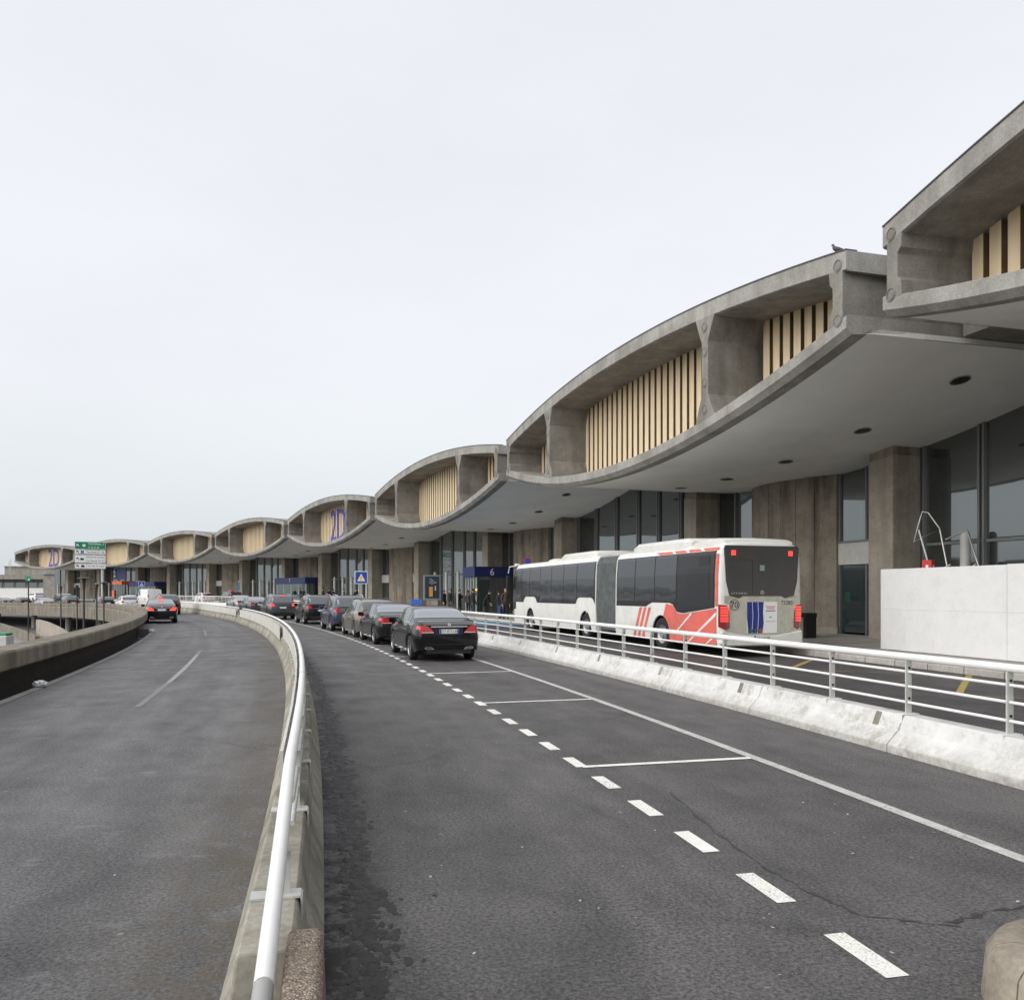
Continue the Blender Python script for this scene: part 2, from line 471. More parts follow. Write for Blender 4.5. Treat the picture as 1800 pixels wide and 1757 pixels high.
M_LINE = road_paint('white_line_paint', (0.74, 0.73, 0.67), (0.86, 0.85, 0.79), 0.7)
M_LINEW = road_paint('worn_line_paint', (0.44, 0.43, 0.40), (0.62, 0.61, 0.57), 1.0)
M_FAINT = road_paint('faded_line_paint', (0.24, 0.24, 0.235), (0.36, 0.36, 0.35), 1.3)
M_FAINT2 = road_paint('ghost_line_paint', (0.15, 0.15, 0.15), (0.20, 0.20, 0.20), 1.0)
M_YEL = road_paint('yellow_line_paint', (0.34, 0.25, 0.05), (0.46, 0.34, 0.09), 1.0)
M_BLUEP = road_paint('blue_bay_paint', (0.06, 0.17, 0.30), (0.10, 0.24, 0.38), 0.5)
M_BLACK = plain('black_plastic', (0.012, 0.012, 0.013), 0.45)
M_DARKM = plain('dark_metal', (0.03, 0.03, 0.032), 0.4, 0.3)
M_TYRE = plain('tyre_rubber', (0.014, 0.014, 0.014), 0.8)
M_RIM = plain('alloy_rim', (0.55, 0.56, 0.58), 0.28, 0.9)
M_RIMD = plain('steel_rim', (0.34, 0.34, 0.35), 0.45, 0.5)
M_CHROME = plain('chrome', (0.8, 0.8, 0.82), 0.12, 1.0)
M_STEEL = plain('galvanised_tube', (0.42, 0.42, 0.40), 0.35, 0.8)
M_TAIL = plain('tail_lens', (0.50, 0.03, 0.035), 0.18, coat=0.8)
M_TAILON = emit('lit_tail_lens', (1.0, 0.08, 0.05), 1.0, (0.6, 0.02, 0.02))
M_TAILD = plain('dark_tail_lens', (0.22, 0.008, 0.01), 0.15, coat=0.8)
M_PLATE = plain('plate_white', (0.72, 0.72, 0.70), 0.5)
M_PBLUE = plain('plate_blue', (0.02, 0.09, 0.42), 0.5)
M_WHITE = plain('sign_white', (0.78, 0.78, 0.78), 0.5)
M_GREEN = plain('sign_green', (0.0, 0.21, 0.10), 0.45)
M_BLUE = plain('sign_blue', (0.006, 0.055, 0.33), 0.45)
M_NAVY = plain('fascia_navy', (0.012, 0.022, 0.12), 0.4, var=0.1)
M_2D = plain('lettering_blue', (0.085, 0.075, 0.36), 0.5)
M_ORANGE = plain('orange_panel', (0.72, 0.14, 0.05), 0.5)
M_AMBER = emit('amber_lamp', (1.0, 0.5, 0.08), 1.0)
M_RED = plain('red_paint', (0.55, 0.03, 0.02), 0.5)
M_BUSW = worn_white('bus_white', (0.62, 0.62, 0.585), (0.68, 0.68, 0.65), (0.40, 0.37, 0.31), 0.35)
M_BUSREAR = worn_white('dusty_rear_white', (0.44, 0.43, 0.36), (0.53, 0.52, 0.44), (0.27, 0.25, 0.20), 0.7)
M_BUSRED = worn_white('bus_red', (0.62, 0.115, 0.085), (0.68, 0.14, 0.105), (0.30, 0.12, 0.10), 0.7)
M_BELLOW = plain('bellows_grey', (0.085, 0.095, 0.095), 0.8, var=0.25, scale=4)
M_CAMO = plain('rear_window_grey', (0.055, 0.053, 0.05), 0.35, var=0.1)
M_SKIN = plain('skin', (0.42, 0.25, 0.18), 0.6)
M_HAIR = plain('dark_hair', (0.018, 0.013, 0.01), 0.7)
M_WOOD = plain('raw_timber', (0.42, 0.25, 0.12), 0.7, var=0.25, scale=8)

# ------------------------------------------------------------------ lettering (made first, from the built-in font)
TXT = {}
def text_mesh(s, ext=0.0):
    key = (s, ext)
    if key in TXT: return TXT[key]
    cu = bpy.data.curves.new('lettering', 'FONT'); cu.body = s; cu.size = 1.0
    cu.align_x = 'CENTER'; cu.align_y = 'CENTER'; cu.extrude = ext; cu.resolution_u = 3
    o = bpy.data.objects.new('lettering', cu); COL.objects.link(o)
    bpy.context.view_layer.update()
    me = bpy.data.meshes.new_from_object(o.evaluated_get(bpy.context.evaluated_depsgraph_get()))
    bpy.data.objects.remove(o); bpy.data.curves.remove(cu)
    xs = [v.co.x for v in me.vertices]; ys = [v.co.y for v in me.vertices]
    cx, cy = (max(xs)+min(xs))/2, (max(ys)+min(ys))/2
    for v in me.vertices: v.co.x -= cx; v.co.y -= cy
    TXT[key] = (me, max(xs)-min(xs), max(ys)-min(ys))
    return TXT[key]
for s in ('2D','6','7','8','70','72280','CITARO','DT-873-LB','DN-160-RR','TERMINAL 2','C-E-F-G','Terminal 2C 2B','Voitures de Location','Car Rental 2A-2C','Cars de Groupe','P','2'):
    text_mesh(s, 0.03 if s in ('2D',) else 0.0)
def put_text(s, name, mat, parent, c, ux, uz, wd=None, ht=None, off=0.0, ext=0.0, lift=True):
    """lettering centred on c, reading along ux, standing along uz"""
    me0, W, H = text_mesh(s, ext)
    kx = wd / W if wd else ht / H
    kz = ht / H if ht else kx
    ux = Vector(ux).normalized(); uz = Vector(uz).normalized(); un = ux.cross(uz)
    me = me0.copy(); me.materials.clear(); me.materials.append(mat)
    c = Vector(c) + un * off
    for v in me.vertices:
        p = c + ux * (v.co.x * kx) + uz * (v.co.y * kz) + un * v.co.z
        v.co = p
    return link(name, me, parent)

# ------------------------------------------------------------------ people meshes (grown from a skeleton)
def person_mesh(pose):
    """faces +X; feet at z = 0; standing height about 1.75"""
    J = {}
    lean = {'stand': 0.0, 'walk': 0.04, 'bend': 0.55, 'phone': 0.02}[pose]
    sw = {'stand': 0.03, 'walk': 0.24, 'bend': 0.05, 'phone': 0.06}[pose]
    def up(h):   # point on the leaning spine above the hip
        return (math.sin(lean) * h, 0, 0.93 + math.cos(lean) * h)
    V = []; E = []; Rr = []
    def add(p, r, par=None):
        V.append(p); Rr.append(r if isinstance(r, tuple) else (r, r)); i = len(V) - 1
        if par is not None: E.append((par, i))
        return i
    hip = add(up(0), (0.15, 0.12))
    bel = add(up(0.16), (0.15, 0.115), hip)
    che = add(up(0.36), (0.175, 0.125), bel)
    sho = add(up(0.50), (0.14, 0.09), che)
    nk = add(up(0.58), 0.058, sho)
    x, y, z = up(0.66); hd = add((x + 0.015, y, z), (0.075, 0.085), nk)
    x, y, z = up(0.76); hd2 = add((x + 0.01, y, z), (0.078, 0.095), hd)
    x, y, z = up(0.82); add((x, y, z), (0.055, 0.065), hd2)
    for s in (1, -1):
        a = sw * s
        h = add((0, 0.10 * s, 0.86), 0.10, hip)
        k = add((a * 0.55 + 0.03, 0.11 * s, 0.49), 0.068, h)
        an = add((a - 0.02, 0.11 * s, 0.10), 0.048, k)
        add((a + 0.03, 0.115 * s, 0.045), (0.05, 0.04), an)
        add((a + 0.15, 0.125 * s, 0.035), (0.042, 0.03), len(V) - 1)
        x, y, z = up(0.47)
        sh = add((x, 0.185 * s, z), 0.07, sho)
        if pose == 'phone' and s == 1:
            el = add((x + 0.08, 0.25, z - 0.27), 0.052, sh); wr = add((x + 0.22, 0.14, z - 0.06), 0.036, el)
            hn = add((x + 0.24, 0.11, z + 0.03), (0.034, 0.022), wr)
        elif pose == 'bend':
            el = add((x + 0.06, 0.22 * s, z - 0.28), 0.05, sh); wr = add((x + 0.18, 0.17 * s, z - 0.50), 0.036, el)
            hn = add((x + 0.21, 0.16 * s, z - 0.59), (0.036, 0.02), wr)
        else:
            b = -a * 0.8
            el = add((x + b * 0.5 - 0.02, 0.245 * s, z - 0.29), 0.052, sh)
            wr = add((x + b + 0.05, 0.235 * s, z - 0.54), 0.037, el)
            hn = add((x + b + 0.08, 0.225 * s, z - 0.63), (0.036, 0.022), wr)
        d = Vector(V[hn]) - Vector(V[wr]); d.normalize()
        for q, (fy, ln) in enumerate(((0.028, 0.075), (0.01, 0.085), (-0.01, 0.08), (-0.027, 0.062))):
            f1 = Vector(V[hn]) + d * 0.03 + Vector((fy, 0, 0)); f2 = f1 + d * ln
            i1 = add(tuple(f1), 0.0095, hn); add(tuple(f2 + Vector((0, -0.012 * s, 0))), 0.008, i1)
        t1 = Vector(V[hn]) + Vector((0.04, -0.012 * s, 0)); i1 = add(tuple(t1), 0.011, hn)
        add(tuple(t1 + d * 0.05 + Vector((0.012, 0, 0))), 0.0085, i1)
    me = bpy.data.meshes.new('person'); me.from_pydata(V, E, [])
    o = bpy.data.objects.new('person', me); COL.objects.link(o)
    m = o.modifiers.new('skin', 'SKIN')
    for i, sv in enumerate(me.skin_vertices[0].data):
        sv.radius = Rr[i]; sv.use_root = (i == 0)
    m.use_smooth_shade = True
    s2 = o.modifiers.new('sub', 'SUBSURF'); s2.levels = 2; s2.render_levels = 2
    bpy.context.view_layer.update()
    res = bpy.data.meshes.new_from_object(o.evaluated_get(bpy.context.evaluated_depsgraph_get()))
    bpy.data.objects.remove(o)
    # face relief: nose and brow pushed out of the head's front
    hx, _, hz = up(0.70)
    ndir = Vector((math.cos(lean), 0, -math.sin(lean)))
    for v in res.vertices:
        rel = v.co - Vector(up(0.71))
        if rel.dot(ndir) > 0.05 and abs(rel.y) < 0.03 and abs(rel.z) < 0.035:
            v.co += ndir * 0.018
    res['head'] = up(0.60); res['lean'] = lean
    return res
PEOPLE = {p: person_mesh(p) for p in ('stand', 'walk', 'bend', 'phone')}
def up_hat(lean, h):
    return Vector((math.sin(lean) * h, 0, 0.93 + math.cos(lean) * h))
def make_person(loc, face, pose, top, legs, label, cat_group, hair=None, h=1.75, coat_to=0.86, bag=None):
    src = PEOPLE[pose]; lean = src['lean']
    me = src.copy()
    ms = [M_SKIN, top, legs, M_BLACK]
    me.materials.clear()
    for m in ms: me.materials.append(m)
    ax = Vector((math.sin(lean), 0, math.cos(lean)))
    for p in me.polygons:
        c = p.center; t = (c - Vector((0, 0, 0.93))).dot(ax)
        i = 1
        if c.z < 0.09: i = 3
        elif c.z < coat_to and abs(c.y) < 0.21 and not (c.z > 0.6 and abs(c.y) > 0.17): i = 2
        if t > 0.595 and abs(c.y) < 0.14 and c.z > 0.9: i = 0
        p.material_index = i
    # hands
    for p in me.polygons:
        c = p.center
        if pose == 'phone' and c.y > 0.05 and c.x > 0.2 and c.z > 1.36: p.material_index = 0
        if pose in ('stand', 'walk') and abs(c.y) > 0.175 and c.z < 0.845 and c.z > 0.55: p.material_index = 0
        if pose == 'bend' and c.x > 0.38 and c.z < 0.86 and abs(c.y) > 0.1: p.material_index = 0
    o = bpy.data.objects.new('person', me); COL.objects.link(o)
    o.location = loc; o.rotation_euler = (0, 0, face); k = h / 1.75; o.scale = (k, k, k)
    tag(o, label, 'person', cat_group)
    hb = MB(); ce = up_hat(lean, 0.745)
    bm = bmesh.new(); bmesh.ops.create_icosphere(bm, subdivisions=3, radius=1.0)
    q = Matrix.Rotation(lean, 3, 'Y')
    vs = []; keep = []
    for v in bm.verts:
        n = v.co.copy()
        vs.append(ce + q @ Vector((n.x * 0.108 - 0.012, n.y * 0.094, n.z * 0.112 + 0.012)))
    for f in bm.faces:
        c = f.calc_center_median()
        if c.z > 0.25 or (c.x < 0.25 and c.z > -0.55): keep.append([v.index for v in f.verts])
    bm.free()
    hb.add(vs, keep); hb.build('hair', hair or M_HAIR, o, True, fix=False)
    return o

# ================================================================== GROUND AND ROADS
g = MB(); g.add([(-3500, -900, -3.45), (3500, -900, -3.45), (3500, 5000, -3.45), (-3500, 5000, -3.45)], [(0, 1, 2, 3)])
tag(g.build('ground', M_GROUND), 'flat grey lower ground reaching to the horizon', kind='structure')

def ring(name, r0, r1, z, ph0, ph1, mat, label, zf=None, nr=1, parent=None):
    prof = [(r0 + (r1 - r0) * i / nr, z) for i in range(nr + 1)]
    o = sweep(prof, ph0, ph1, None, zf, closed=False, uv=True).build(name, mat, parent, fix=False)
    if parent is None: tag(o, label, kind='structure')
    # faces look upward
    me = o.data
    if me.polygons[0].normal.z < 0: me.flip_normals()
    return o
main_road = ring('main_road', 241.45, 248.5, 0.0, 6, 64, M_ASPH, 'dark tarmac carriageway with the taxi parking lane', zr)
left_road = ring('left_road', 236.98, 241.45, 0.0, 6, 66, M_ASPHL, 'worn grey tarmac ramp beside the curved parapet', zl)
bus_lane = ring('bus_lane', 248.45, 255.1, 0.12, 4, 64, M_ASPHB, 'dark tarmac bus lane under the roof edge', zr)
pavement = ring('pavement', 255.2, 263.2, 0.255, 4, 64, M_PAVE, 'brownish pavement in front of the terminal doors', zr)
# deck body below the roads (edge beam and underside)
deck = sweep([(236.1, -0.62), (236.1, -0.95), (237.0, -1.05), (263, -1.05), (263, -0.62)], 5, 66, None, zl)
tag(deck.build('road_deck', M_DARKC), 'concrete road deck carried over the lower level', kind='structure')
# kerb stones of the pavement
for i in range(34):
    p0 = 13.6 + i * 0.226
    o = sweep([(255.06, 0.10), (255.06, 0.235), (255.085, 0.262), (255.30, 0.262), (255.30, 0.10)], p0 + 0.003, p0 + 0.223, 1, zr).build('kerb_stone', M_KERB, pavement)
rest = sweep([(255.06, 0.10), (255.06, 0.24), (255.30, 0.262), (255.30, 0.10)], 13.6 + 34 * 0.226 + 0.01, 63.5, None, zr)
rest.build('kerb_edge', M_KERB, pavement)
# paving slabs beside the hoarding
for i in range(26):
    for j in range(3):
        p0 = 13.9 + i * 0.135; r0 = 255.32 + j * 0.61
        dz = random.uniform(-0.003, 0.004)
        sweep([(r0, 0.2), (r0, 0.268 + dz), (r0 + 0.6, 0.268 + dz), (r0 + 0.6, 0.2)], p0 + 0.0012, p0 + 0.1338, 1, zr).build('paving_slab', M_SLAB, pavement)

# painted markings
def mark(parent, name, r0, r1, p0, p1, mat, z=0.004, n=None, zf=zr):
    o = sweep([(r0, z), (r1, z)], p0, p1, n, zf, closed=False).build(name, mat, parent, fix=False)
    if o.data.polygons[0].normal.z < 0: o.data.flip_normals()
    return o
def quad(parent, name, pts, mat):
    mb = MB(); mb.add(pts, [tuple(range(len(pts)))])
    o = mb.build(name, mat, parent, fix=False)
    if o.data.polygons[0].normal.z < 0: o.data.flip_normals()
    return o
mark(main_road, 'solid_line', 246.44, 246.56, 10.5, 40, M_LINEW)
for i in range(85):
    p0 = 11.76 + i * 0.2245
    mark(main_road, 'dash', 244.437, 244.563, p0, p0 + 0.118, M_LINE, n=1)
for i in range(8):
    p0 = 13.77 + i * 1.19
    mark(main_road, 'bay_line', 244.50, 246.44, p0, p0 + 0.022, M_LINE, z=0.006, n=1)
for p0, p1, m in ((15.2, 16.1, M_FAINT2), (16.1, 17.9, M_FAINT), (17.9, 18.4, M_FAINT2), (20.6, 22.0, M_FAINT2)):
    mark(left_road, 'lane_line', 239.10, 239.2, p0, p1, m, zf=zl)
0 and mark(left_road, 'edge_line', 237.0, 237.08, 12, 34, M_FAINT, zf=zl)
def strip(parent, name, a, b, wd, mat):
    a = Vector(a); b = Vector(b); d = (b - a); n = Vector((-d.y, d.x, 0)).normalized() * wd / 2
    return quad(parent, name, [a - n, a + n, b + n, b - n], mat)
Zb = 0.124
strip(bus_lane, 'yellow_mark', gnd(1434, 1156, Zb), gnd(1388, 1175, Zb), 0.12, M_YEL)
strip(bus_lane, 'yellow_mark', gnd(1704, 1186, Zb), gnd(1684, 1221, Zb), 0.12, M_YEL)
strip(bus_lane, 'yellow_line', gnd(1386, 1176, Zb), gnd(1690, 1186, Zb), 0.06, M_YEL)
strip(bus_lane, 'yellow_line', gnd(1690, 1221, Zb), gnd(2300, 1252, Zb), 0.06, M_YEL)
o = sweep([(251.6, 0.126), (254.9, 0.126)], 21.3, 23.6, None, zr, closed=False).build('blue_bay', M_BLUEP, bus_lane, fix=False)
if o.data.polygons[0].normal.z < 0: o.data.flip_normals()
# expansion joint across the ramp
mark(left_road, 'expansion_joint', 236.6, 241.3, 20.32, 20.37, M_BLACK, zf=zl)

def ribbon(parent, name, pts, w0, mat, z=0.003):
    P2 = [gnd(x, y, z) for x, y in pts]; Q = []
    for i in range(len(P2) - 1):
        for j in range(6): Q.append(P2[i].lerp(P2[i + 1], j / 6) + Vector((random.gauss(0, .012), random.gauss(0, .012), 0)))
    Q.append(P2[-1]); vs = []
    for i, p in enumerate(Q):
        d = (Q[min(i + 1, len(Q) - 1)] - Q[max(i - 1, 0)]); n = Vector((-d.y, d.x, 0)).normalized() * w0 * random.choice((.12, .3, .5, .9, 1.3))
        vs += [p - n, p + n]
    m = MB(); m.add(vs, [(2*i, 2*i+1, 2*i+3, 2*i+2) for i in range(len(Q) - 1)])
    o = m.build(name, mat, parent, fix=False)
    if o.data.polygons[0].normal.z < 0: o.data.flip_normals()
M_TAR = plain('crack_tar', (0.040, 0.039, 0.040), 0.55, var=0.3, scale=20)
ribbon(main_road, 'crack_seal', [(1175, 1392), (1260, 1462), (1340, 1522), (1425, 1568), (1510, 1608), (1600, 1618), (1690, 1628)], .011, M_TAR)
ribbon(main_road, 'crack_seal', [(1665, 1622), (1700, 1612), (1750, 1600), (1830, 1588)], .016, M_TAR)

# mud clods swept against the barrier foot
md = MB()
for i in range(4200):
    ph = 12.3 + 6.5 * random.random() ** 1.5
    band = (0.13 + 0.10 * math.sin(ph * 9) * math.sin(ph * 23 + 1)) * (1.25 if ph < 13.2 else .9)
    r = 241.90 + 0.06 + abs(random.gauss(0, 1)) * 0.5 * band + (0.08 if random.random() < .6 else 0)
    s = random.choice((.005, .008, .012, .016, .024, .034)) * random.uniform(.7, 1.3)
    p = pol(r, ph, 0.0); n_ = 9; rot = R_(ph); el = random.uniform(1.0, 2.2)
    vs = []
    for k_ in range(n_):
        a_ = 2 * math.pi * k_ / n_; q = s * random.uniform(.55, 1.3)
        lx, ly = math.cos(a_) * q, math.sin(a_) * q * el
        vs.append(p + Vector((math.cos(rot) * lx - math.sin(rot) * ly, math.sin(rot) * lx + math.cos(rot) * ly, 0.002)))
    vs.append(p + Vector((0, 0, min(.018, s * random.uniform(.15, .35)))))
    md.add(vs, [(k_, (k_ + 1) % n_, n_) for k_ in range(n_)])
tag(md.build('mud_clods', plain('wet_mud', (0.016, 0.0145, 0.0135), 0.6, var=0.4, scale=12), fix=False), 'dark wet mud clods along the foot of the barrier', kind='stuff')
gr = MB()
for i in range(260):
    ph = 12.3 + 12 * random.random() ** 2; r = random.uniform(242.4, 247.9)
    if random.random() < 0.25: r = random.uniform(237.2, 241)
    s = random.uniform(0.004, 0.012); p = pol(r, ph, 0.0)
    a0 = random.random() * 6
    gr.add([p + Vector((math.cos(a0 + k) * s * (1.4 if k < 2 else 0.8), math.sin(a0 + k) * s, 0.002 + 0.004 * (k % 2))) for k in (0, 1.6, 3.1, 4.7)], [(0, 1, 2, 3)])
tag(gr.build('grit', plain('pale_grit', (0.5, 0.48, 0.45), 0.8), fix=False), 'scattered pale grit and litter specks on the tarmac', kind='stuff')

# ================================================================== TERMINAL
HL = RE * math.sin(R_(STEP / 2)) - 0.60
RM = RE * math.cos(R_(STEP / 2))
TB, TT, SB, RT = 6.24, 10.87, 1.64, 1.10
def frame(k):
    a = R_(PH1 + STEP * (k - 1.5))
    o = Vector((CX + RM * math.cos(a), CY + RM * math.sin(a), 0)); uo = Vector((math.cos(a), math.sin(a), 0)); ut = Vector((-math.sin(a), math.cos(a), 0))
    return lambda t, d, z: o + ut * t + uo * d + Vector((0, 0, z))
def hl_at(d): return HL + d * math.tan(R_(STEP / 2))
def zbot(t): return TB + SB * (t / 12.66) ** 2
def ztop(t): return TT - RT * (t / 12.66) ** 2
p0 = pol(RE + 8, PH1 + STEP * 3)
terminal = empty('terminal_building', p0, world=True)
tag(terminal, 'long curved concrete terminal with a scalloped roof of lens-shaped bays', 'terminal')
DEEP = 13.0
NB = 8
GD = 8.30        # depth of the glass line behind the roof edge
def bay(k):
    W = frame(k)
    N = 40
    # ---- roof shell of one bay: top slab, bottom slab, closed ends
    mb = MB()
    def slab(prof_fn, ds):
        """prof_fn(t) -> [(d, z)] closed profile; swept along t"""
        vs = []; kk = None
        for i in range(N + 1):
            u = -1 + 2 * i / N
            pr = prof_fn(u)
            kk = len(pr)
            for d, z in pr:
                vs.append(W(u * hl_at(d), d, z))
        fs = []
        for i in range(N):
            for j in range(kk):
                fs.append((i*kk+j, i*kk+(j+1) % kk, (i+1)*kk+(j+1) % kk, (i+1)*kk+j))
        fs.append(tuple(range(kk))); fs.append(tuple(N*kk+j for j in reversed(range(kk))))
        return vs, fs
    def ptop(u):
        z = ztop(u * HL)
        return [(0, z), (0, z - 0.44), (0.06, z - 0.47), (2.2, z - 0.47), (DEEP, z - 0.47), (DEEP, z)]
    def pbot(u):
        z = zbot(u * HL)
        return [(0.05, z + 0.40), (0, z + 0.37), (0, z + 0.09), (0.16, z - 0.05), (0.55, z - 0.03), (0.6, z), (2.2, z + 0.1), (2.2, z + 0.40)]
    mb.add(*slab(ptop, None)); mb.add(*slab(pbot, None))
    shell = mb.build('roof_bay', M_EDGE, terminal)
    # painted soffit running back to the glass
    def psof(u):
        z = zbot(u * HL)
        return [(0.45, z - 0.031), (0.7, z - 0.004), (DEEP, z - 0.004), (DEEP, z + 0.12), (0.7, z + 0.12)]
    s = MB(); s.add(*slab(psof, None)); s.build('soffit', M_SOFFIT, shell, smooth=30)
    # dark flashing on the roof edge
    def pfl(u):
        z = ztop(u * HL)
        return [(-0.02, z + 0.035), (-0.02, z + 0.003), (0.3, z + 0.003), (0.3, z + 0.035)]
    s = MB(); s.add(*slab(pfl, None)); s.build('flashing', M_FLASH, shell)
    # ---- webs with flared heads and feet
    def web(tc, half, flL, flR):
        zb = zbot(tc) + 0.36; zt = ztop(tc) - 0.43
        h = zt - zb
        fh = min(0.75, h * 0.30)
        L = []
        for s, fl in ((-1, flL), (1, flR)):
            side = []
            if fl:
                te = tc + s * (half + fl)
                side = [(te, zbot(te) + 0.34), (tc + s * (half + 0.10), zb + fh * 0.72), (tc + s * half, zb + fh), (tc + s * half, zt - fh), (tc + s * (half + 0.10), zt - fh * 0.72), (te, ztop(te) - 0.42)]
            else:
                te = tc + s * half
                side = [(te, zbot(te) + 0.34), (te, ztop(te) - 0.42)]
            L.append(side)
        poly = L[0] + list(reversed(L[1]))
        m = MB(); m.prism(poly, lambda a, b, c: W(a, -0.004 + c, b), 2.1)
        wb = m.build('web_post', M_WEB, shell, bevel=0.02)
        return wb, zb, zt
    def boss(wb, t, z, rad=0.15):
        m = MB(); n = 18
        for rr0, rr1, dd in ((rad, rad * 0.82, -0.018), (rad * 0.7, 0.0, -0.014)):
            vs = []
            for i in range(n):
                a = 2 * math.pi * i / n
                vs += [W(t + math.cos(a) * rr0, -0.004, z + math.sin(a) * rr0), W(t + math.cos(a) * rr0 * 0.97, dd - 0.004, z + math.sin(a) * rr0 * 0.97), W(t + math.cos(a) * rr1, dd - 0.004, z + math.sin(a) * rr1)]
            fs = []
            for i in range(n):
                for j in range(2):
                    fs.append((i*3+j, ((i+1) % n)*3+j, ((i+1) % n)*3+j+1, i*3+j+1))
            m.add(vs, fs)
        m.build('boss', M_WEB, shell, fix=True)
    for tc in (-0.52 * HL, 0.52 * HL):
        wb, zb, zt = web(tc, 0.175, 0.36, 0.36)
        if k <= 4:
            for fz in (0.10, 0.36, 0.66, 0.90): boss(wb, tc, zb + (zt - zb) * fz)
    for s in (-1, 1):
        wb, zb, zt = web(s * (HL - 0.30), 0.17, 0.0 if s < 0 else 0.14, 0.14 if s < 0 else 0.0)
        if k <= 3:
            boss(wb, s * (HL - 0.28), zb + 0.05, 0.15); boss(wb, s * (HL - 0.28), zt + 0.12, 0.15)
    # end walls closing the lens (set in from the end posts)
    for s in (-1, 1):
        m = MB()
        t0, t1 = s * (HL - 0.40), s * (HL - 0.15)
        for a, b in ((t0, t1),):
            zb = zbot(t1) + 0.2; zt = ztop(t1) - 0.3
            g0 = math.tan(R_(STEP/2)) * s
            m.hexa([W(a, 0.9, zb), W(b, 0.9, zb), W(b + g0 * (DEEP - .9), DEEP, zb), W(a + g0 * (DEEP - .9), DEEP, zb), W(a, 0.9, zt), W(b, 0.9, zt), W(b + g0 * (DEEP - .9), DEEP, zt), W(a + g0 * (DEEP - .9), DEEP, zt)])
        m.build('end_wall', M_WEB, shell)
        m = MB(); zb = zbot(HL); o0 = s * (HL + g0 * s * 0.62); w0 = -s * 0.30; D2 = GD + .3
        e0, e1 = s * hl_at(2.2), s * hl_at(D2)
        m.hexa([W(e0 + w0, 2.2, zb - .012), W(e0, 2.2, zb - .012), W(e1, D2, zb - .012), W(e1 + w0, D2, zb - .012), W(e0 + w0, 2.2, zb + .40), W(e0, 2.2, zb + .40), W(e1, D2, zb + .40), W(e1 + w0, D2, zb + .40)])
        m.build('end_rib', M_EDGE, shell)
    # ---- brown backing and cream slats
    m = MB(); vs = []
    for i in range(N + 1):
        t = (-1 + 2 * i / N) * (HL - 0.25)
        vs += [W(t, 2.02, zbot(t) + 0.25), W(t, 2.02, ztop(t) - 0.3)]
    m.add(vs, [(2*i, 2*i+2, 2*i+3, 2*i+1) for i in range(N)])
    m.build('slat_backing', M_BROWN, shell, fix=False)
    pitch = 0.478; n = int((HL - 0.45) / pitch)
    joined = MB()
    for i in range(-n, n + 1):
        t = i * pitch
        if min(abs(t - 0.52 * HL), abs(t + 0.52 * HL)) < 0.30: continue
        a, b = t - 0.155, t + 0.155
        if k == 1 and t < 3.2: continue
        pts = [W(a, 1.78, zbot(a) + 0.32), W(b, 1.78, zbot(b) + 0.32), W(b, 2.0, zbot(b) + 0.32), W(a, 2.0, zbot(a) + 0.32),
               W(a, 1.78, ztop(a) - 0.44), W(b, 1.78, ztop(b) - 0.44), W(b, 2.0, ztop(b) - 0.44), W(a, 2.0, ztop(a) - 0.44)]
        if k <= 6:
            sm = MB().hexa(pts); sm.m = [0, 0, 0, 1, 0, 1]; sm.build('slat', [M_SLAT, M_GROOVE], shell, fix=True)
        else: joined.hexa(pts)
    if joined.v:
        o = joined.build('slat_rows', M_SLAT, shell); o['kind'] = 'stuff'
    # ---- recessed soffit lights
    for t, d in ((-11.3, 4.9), (-7.7, 4.9), (-4.1, 4.8), (-0.6, 4.7), (2.9, 4.7), (6.4, 4.8), (9.9, 4.9)):
        m = MB(); q_ = HL / hl_at(d); z = zbot(t * q_) - 0.014; sl = 2 * SB * t * q_ * q_ / 12.66 ** 2
        rim = []; inn = []
        for i in range(20):
            a = 2 * math.pi * i / 20; c, s_ = math.cos(a), math.sin(a)
            rim.append(W(t + 0.26 * c, d + 0.26 * s_, z + sl * 0.26 * c - 0.012)); inn.append(W(t + 0.21 * c, d + 0.21 * s_, z + sl * 0.21 * c - 0.004))
        m.add(rim + inn, [(i, (i+1) % 20, 20+(i+1) % 20, 20+i) for i in range(20)], 0)
        m.add(inn, [tuple(range(20))], 1)
        m.build('downlight', [M_MULL, M_BLACK], shell, fix=False)
    # ---- facade: columns, bowed wall, glass, doors
    HLG = hl_at(GD) + 0.60
    zf0 = 0.24
    for s in (-1, 1):
        m = MB()
        a, b = sorted((s * 5.55, s * 6.65))
        m.hexa([W(a, 7.05, zf0), W(b, 7.05, zf0), W(b, 8.6, zf0), W(a, 8.6, zf0), W(a, 7.05, zbot(a) - 0.32), W(b, 7.05, zbot(b) - 0.32), W(b, 8.6, zbot(b) - 0.32), W(a, 8.6, zbot(a) - 0.32)])
        c = m.build('column', M_COLUMN, terminal, bevel=0.03)
        m = MB()
        m.hexa([W(a + .03, 7.09, zbot(a) - 0.319), W(b - .03, 7.09, zbot(b) - 0.319), W(b - .03, 8.6, zbot(b) - 0.319), W(a + .03, 8.6, zbot(a) - 0.319), W(a + .03, 7.09, zbot(a) + .02), W(b - .03, 7.09, zbot(b) + .02), W(b - .03, 8.6, zbot(b) + .02), W(a + .03, 8.6, zbot(a) + .02)])
        m.build('capital', M_WALL, c)
    m = MB(); vs = []; n = 8; pan = []
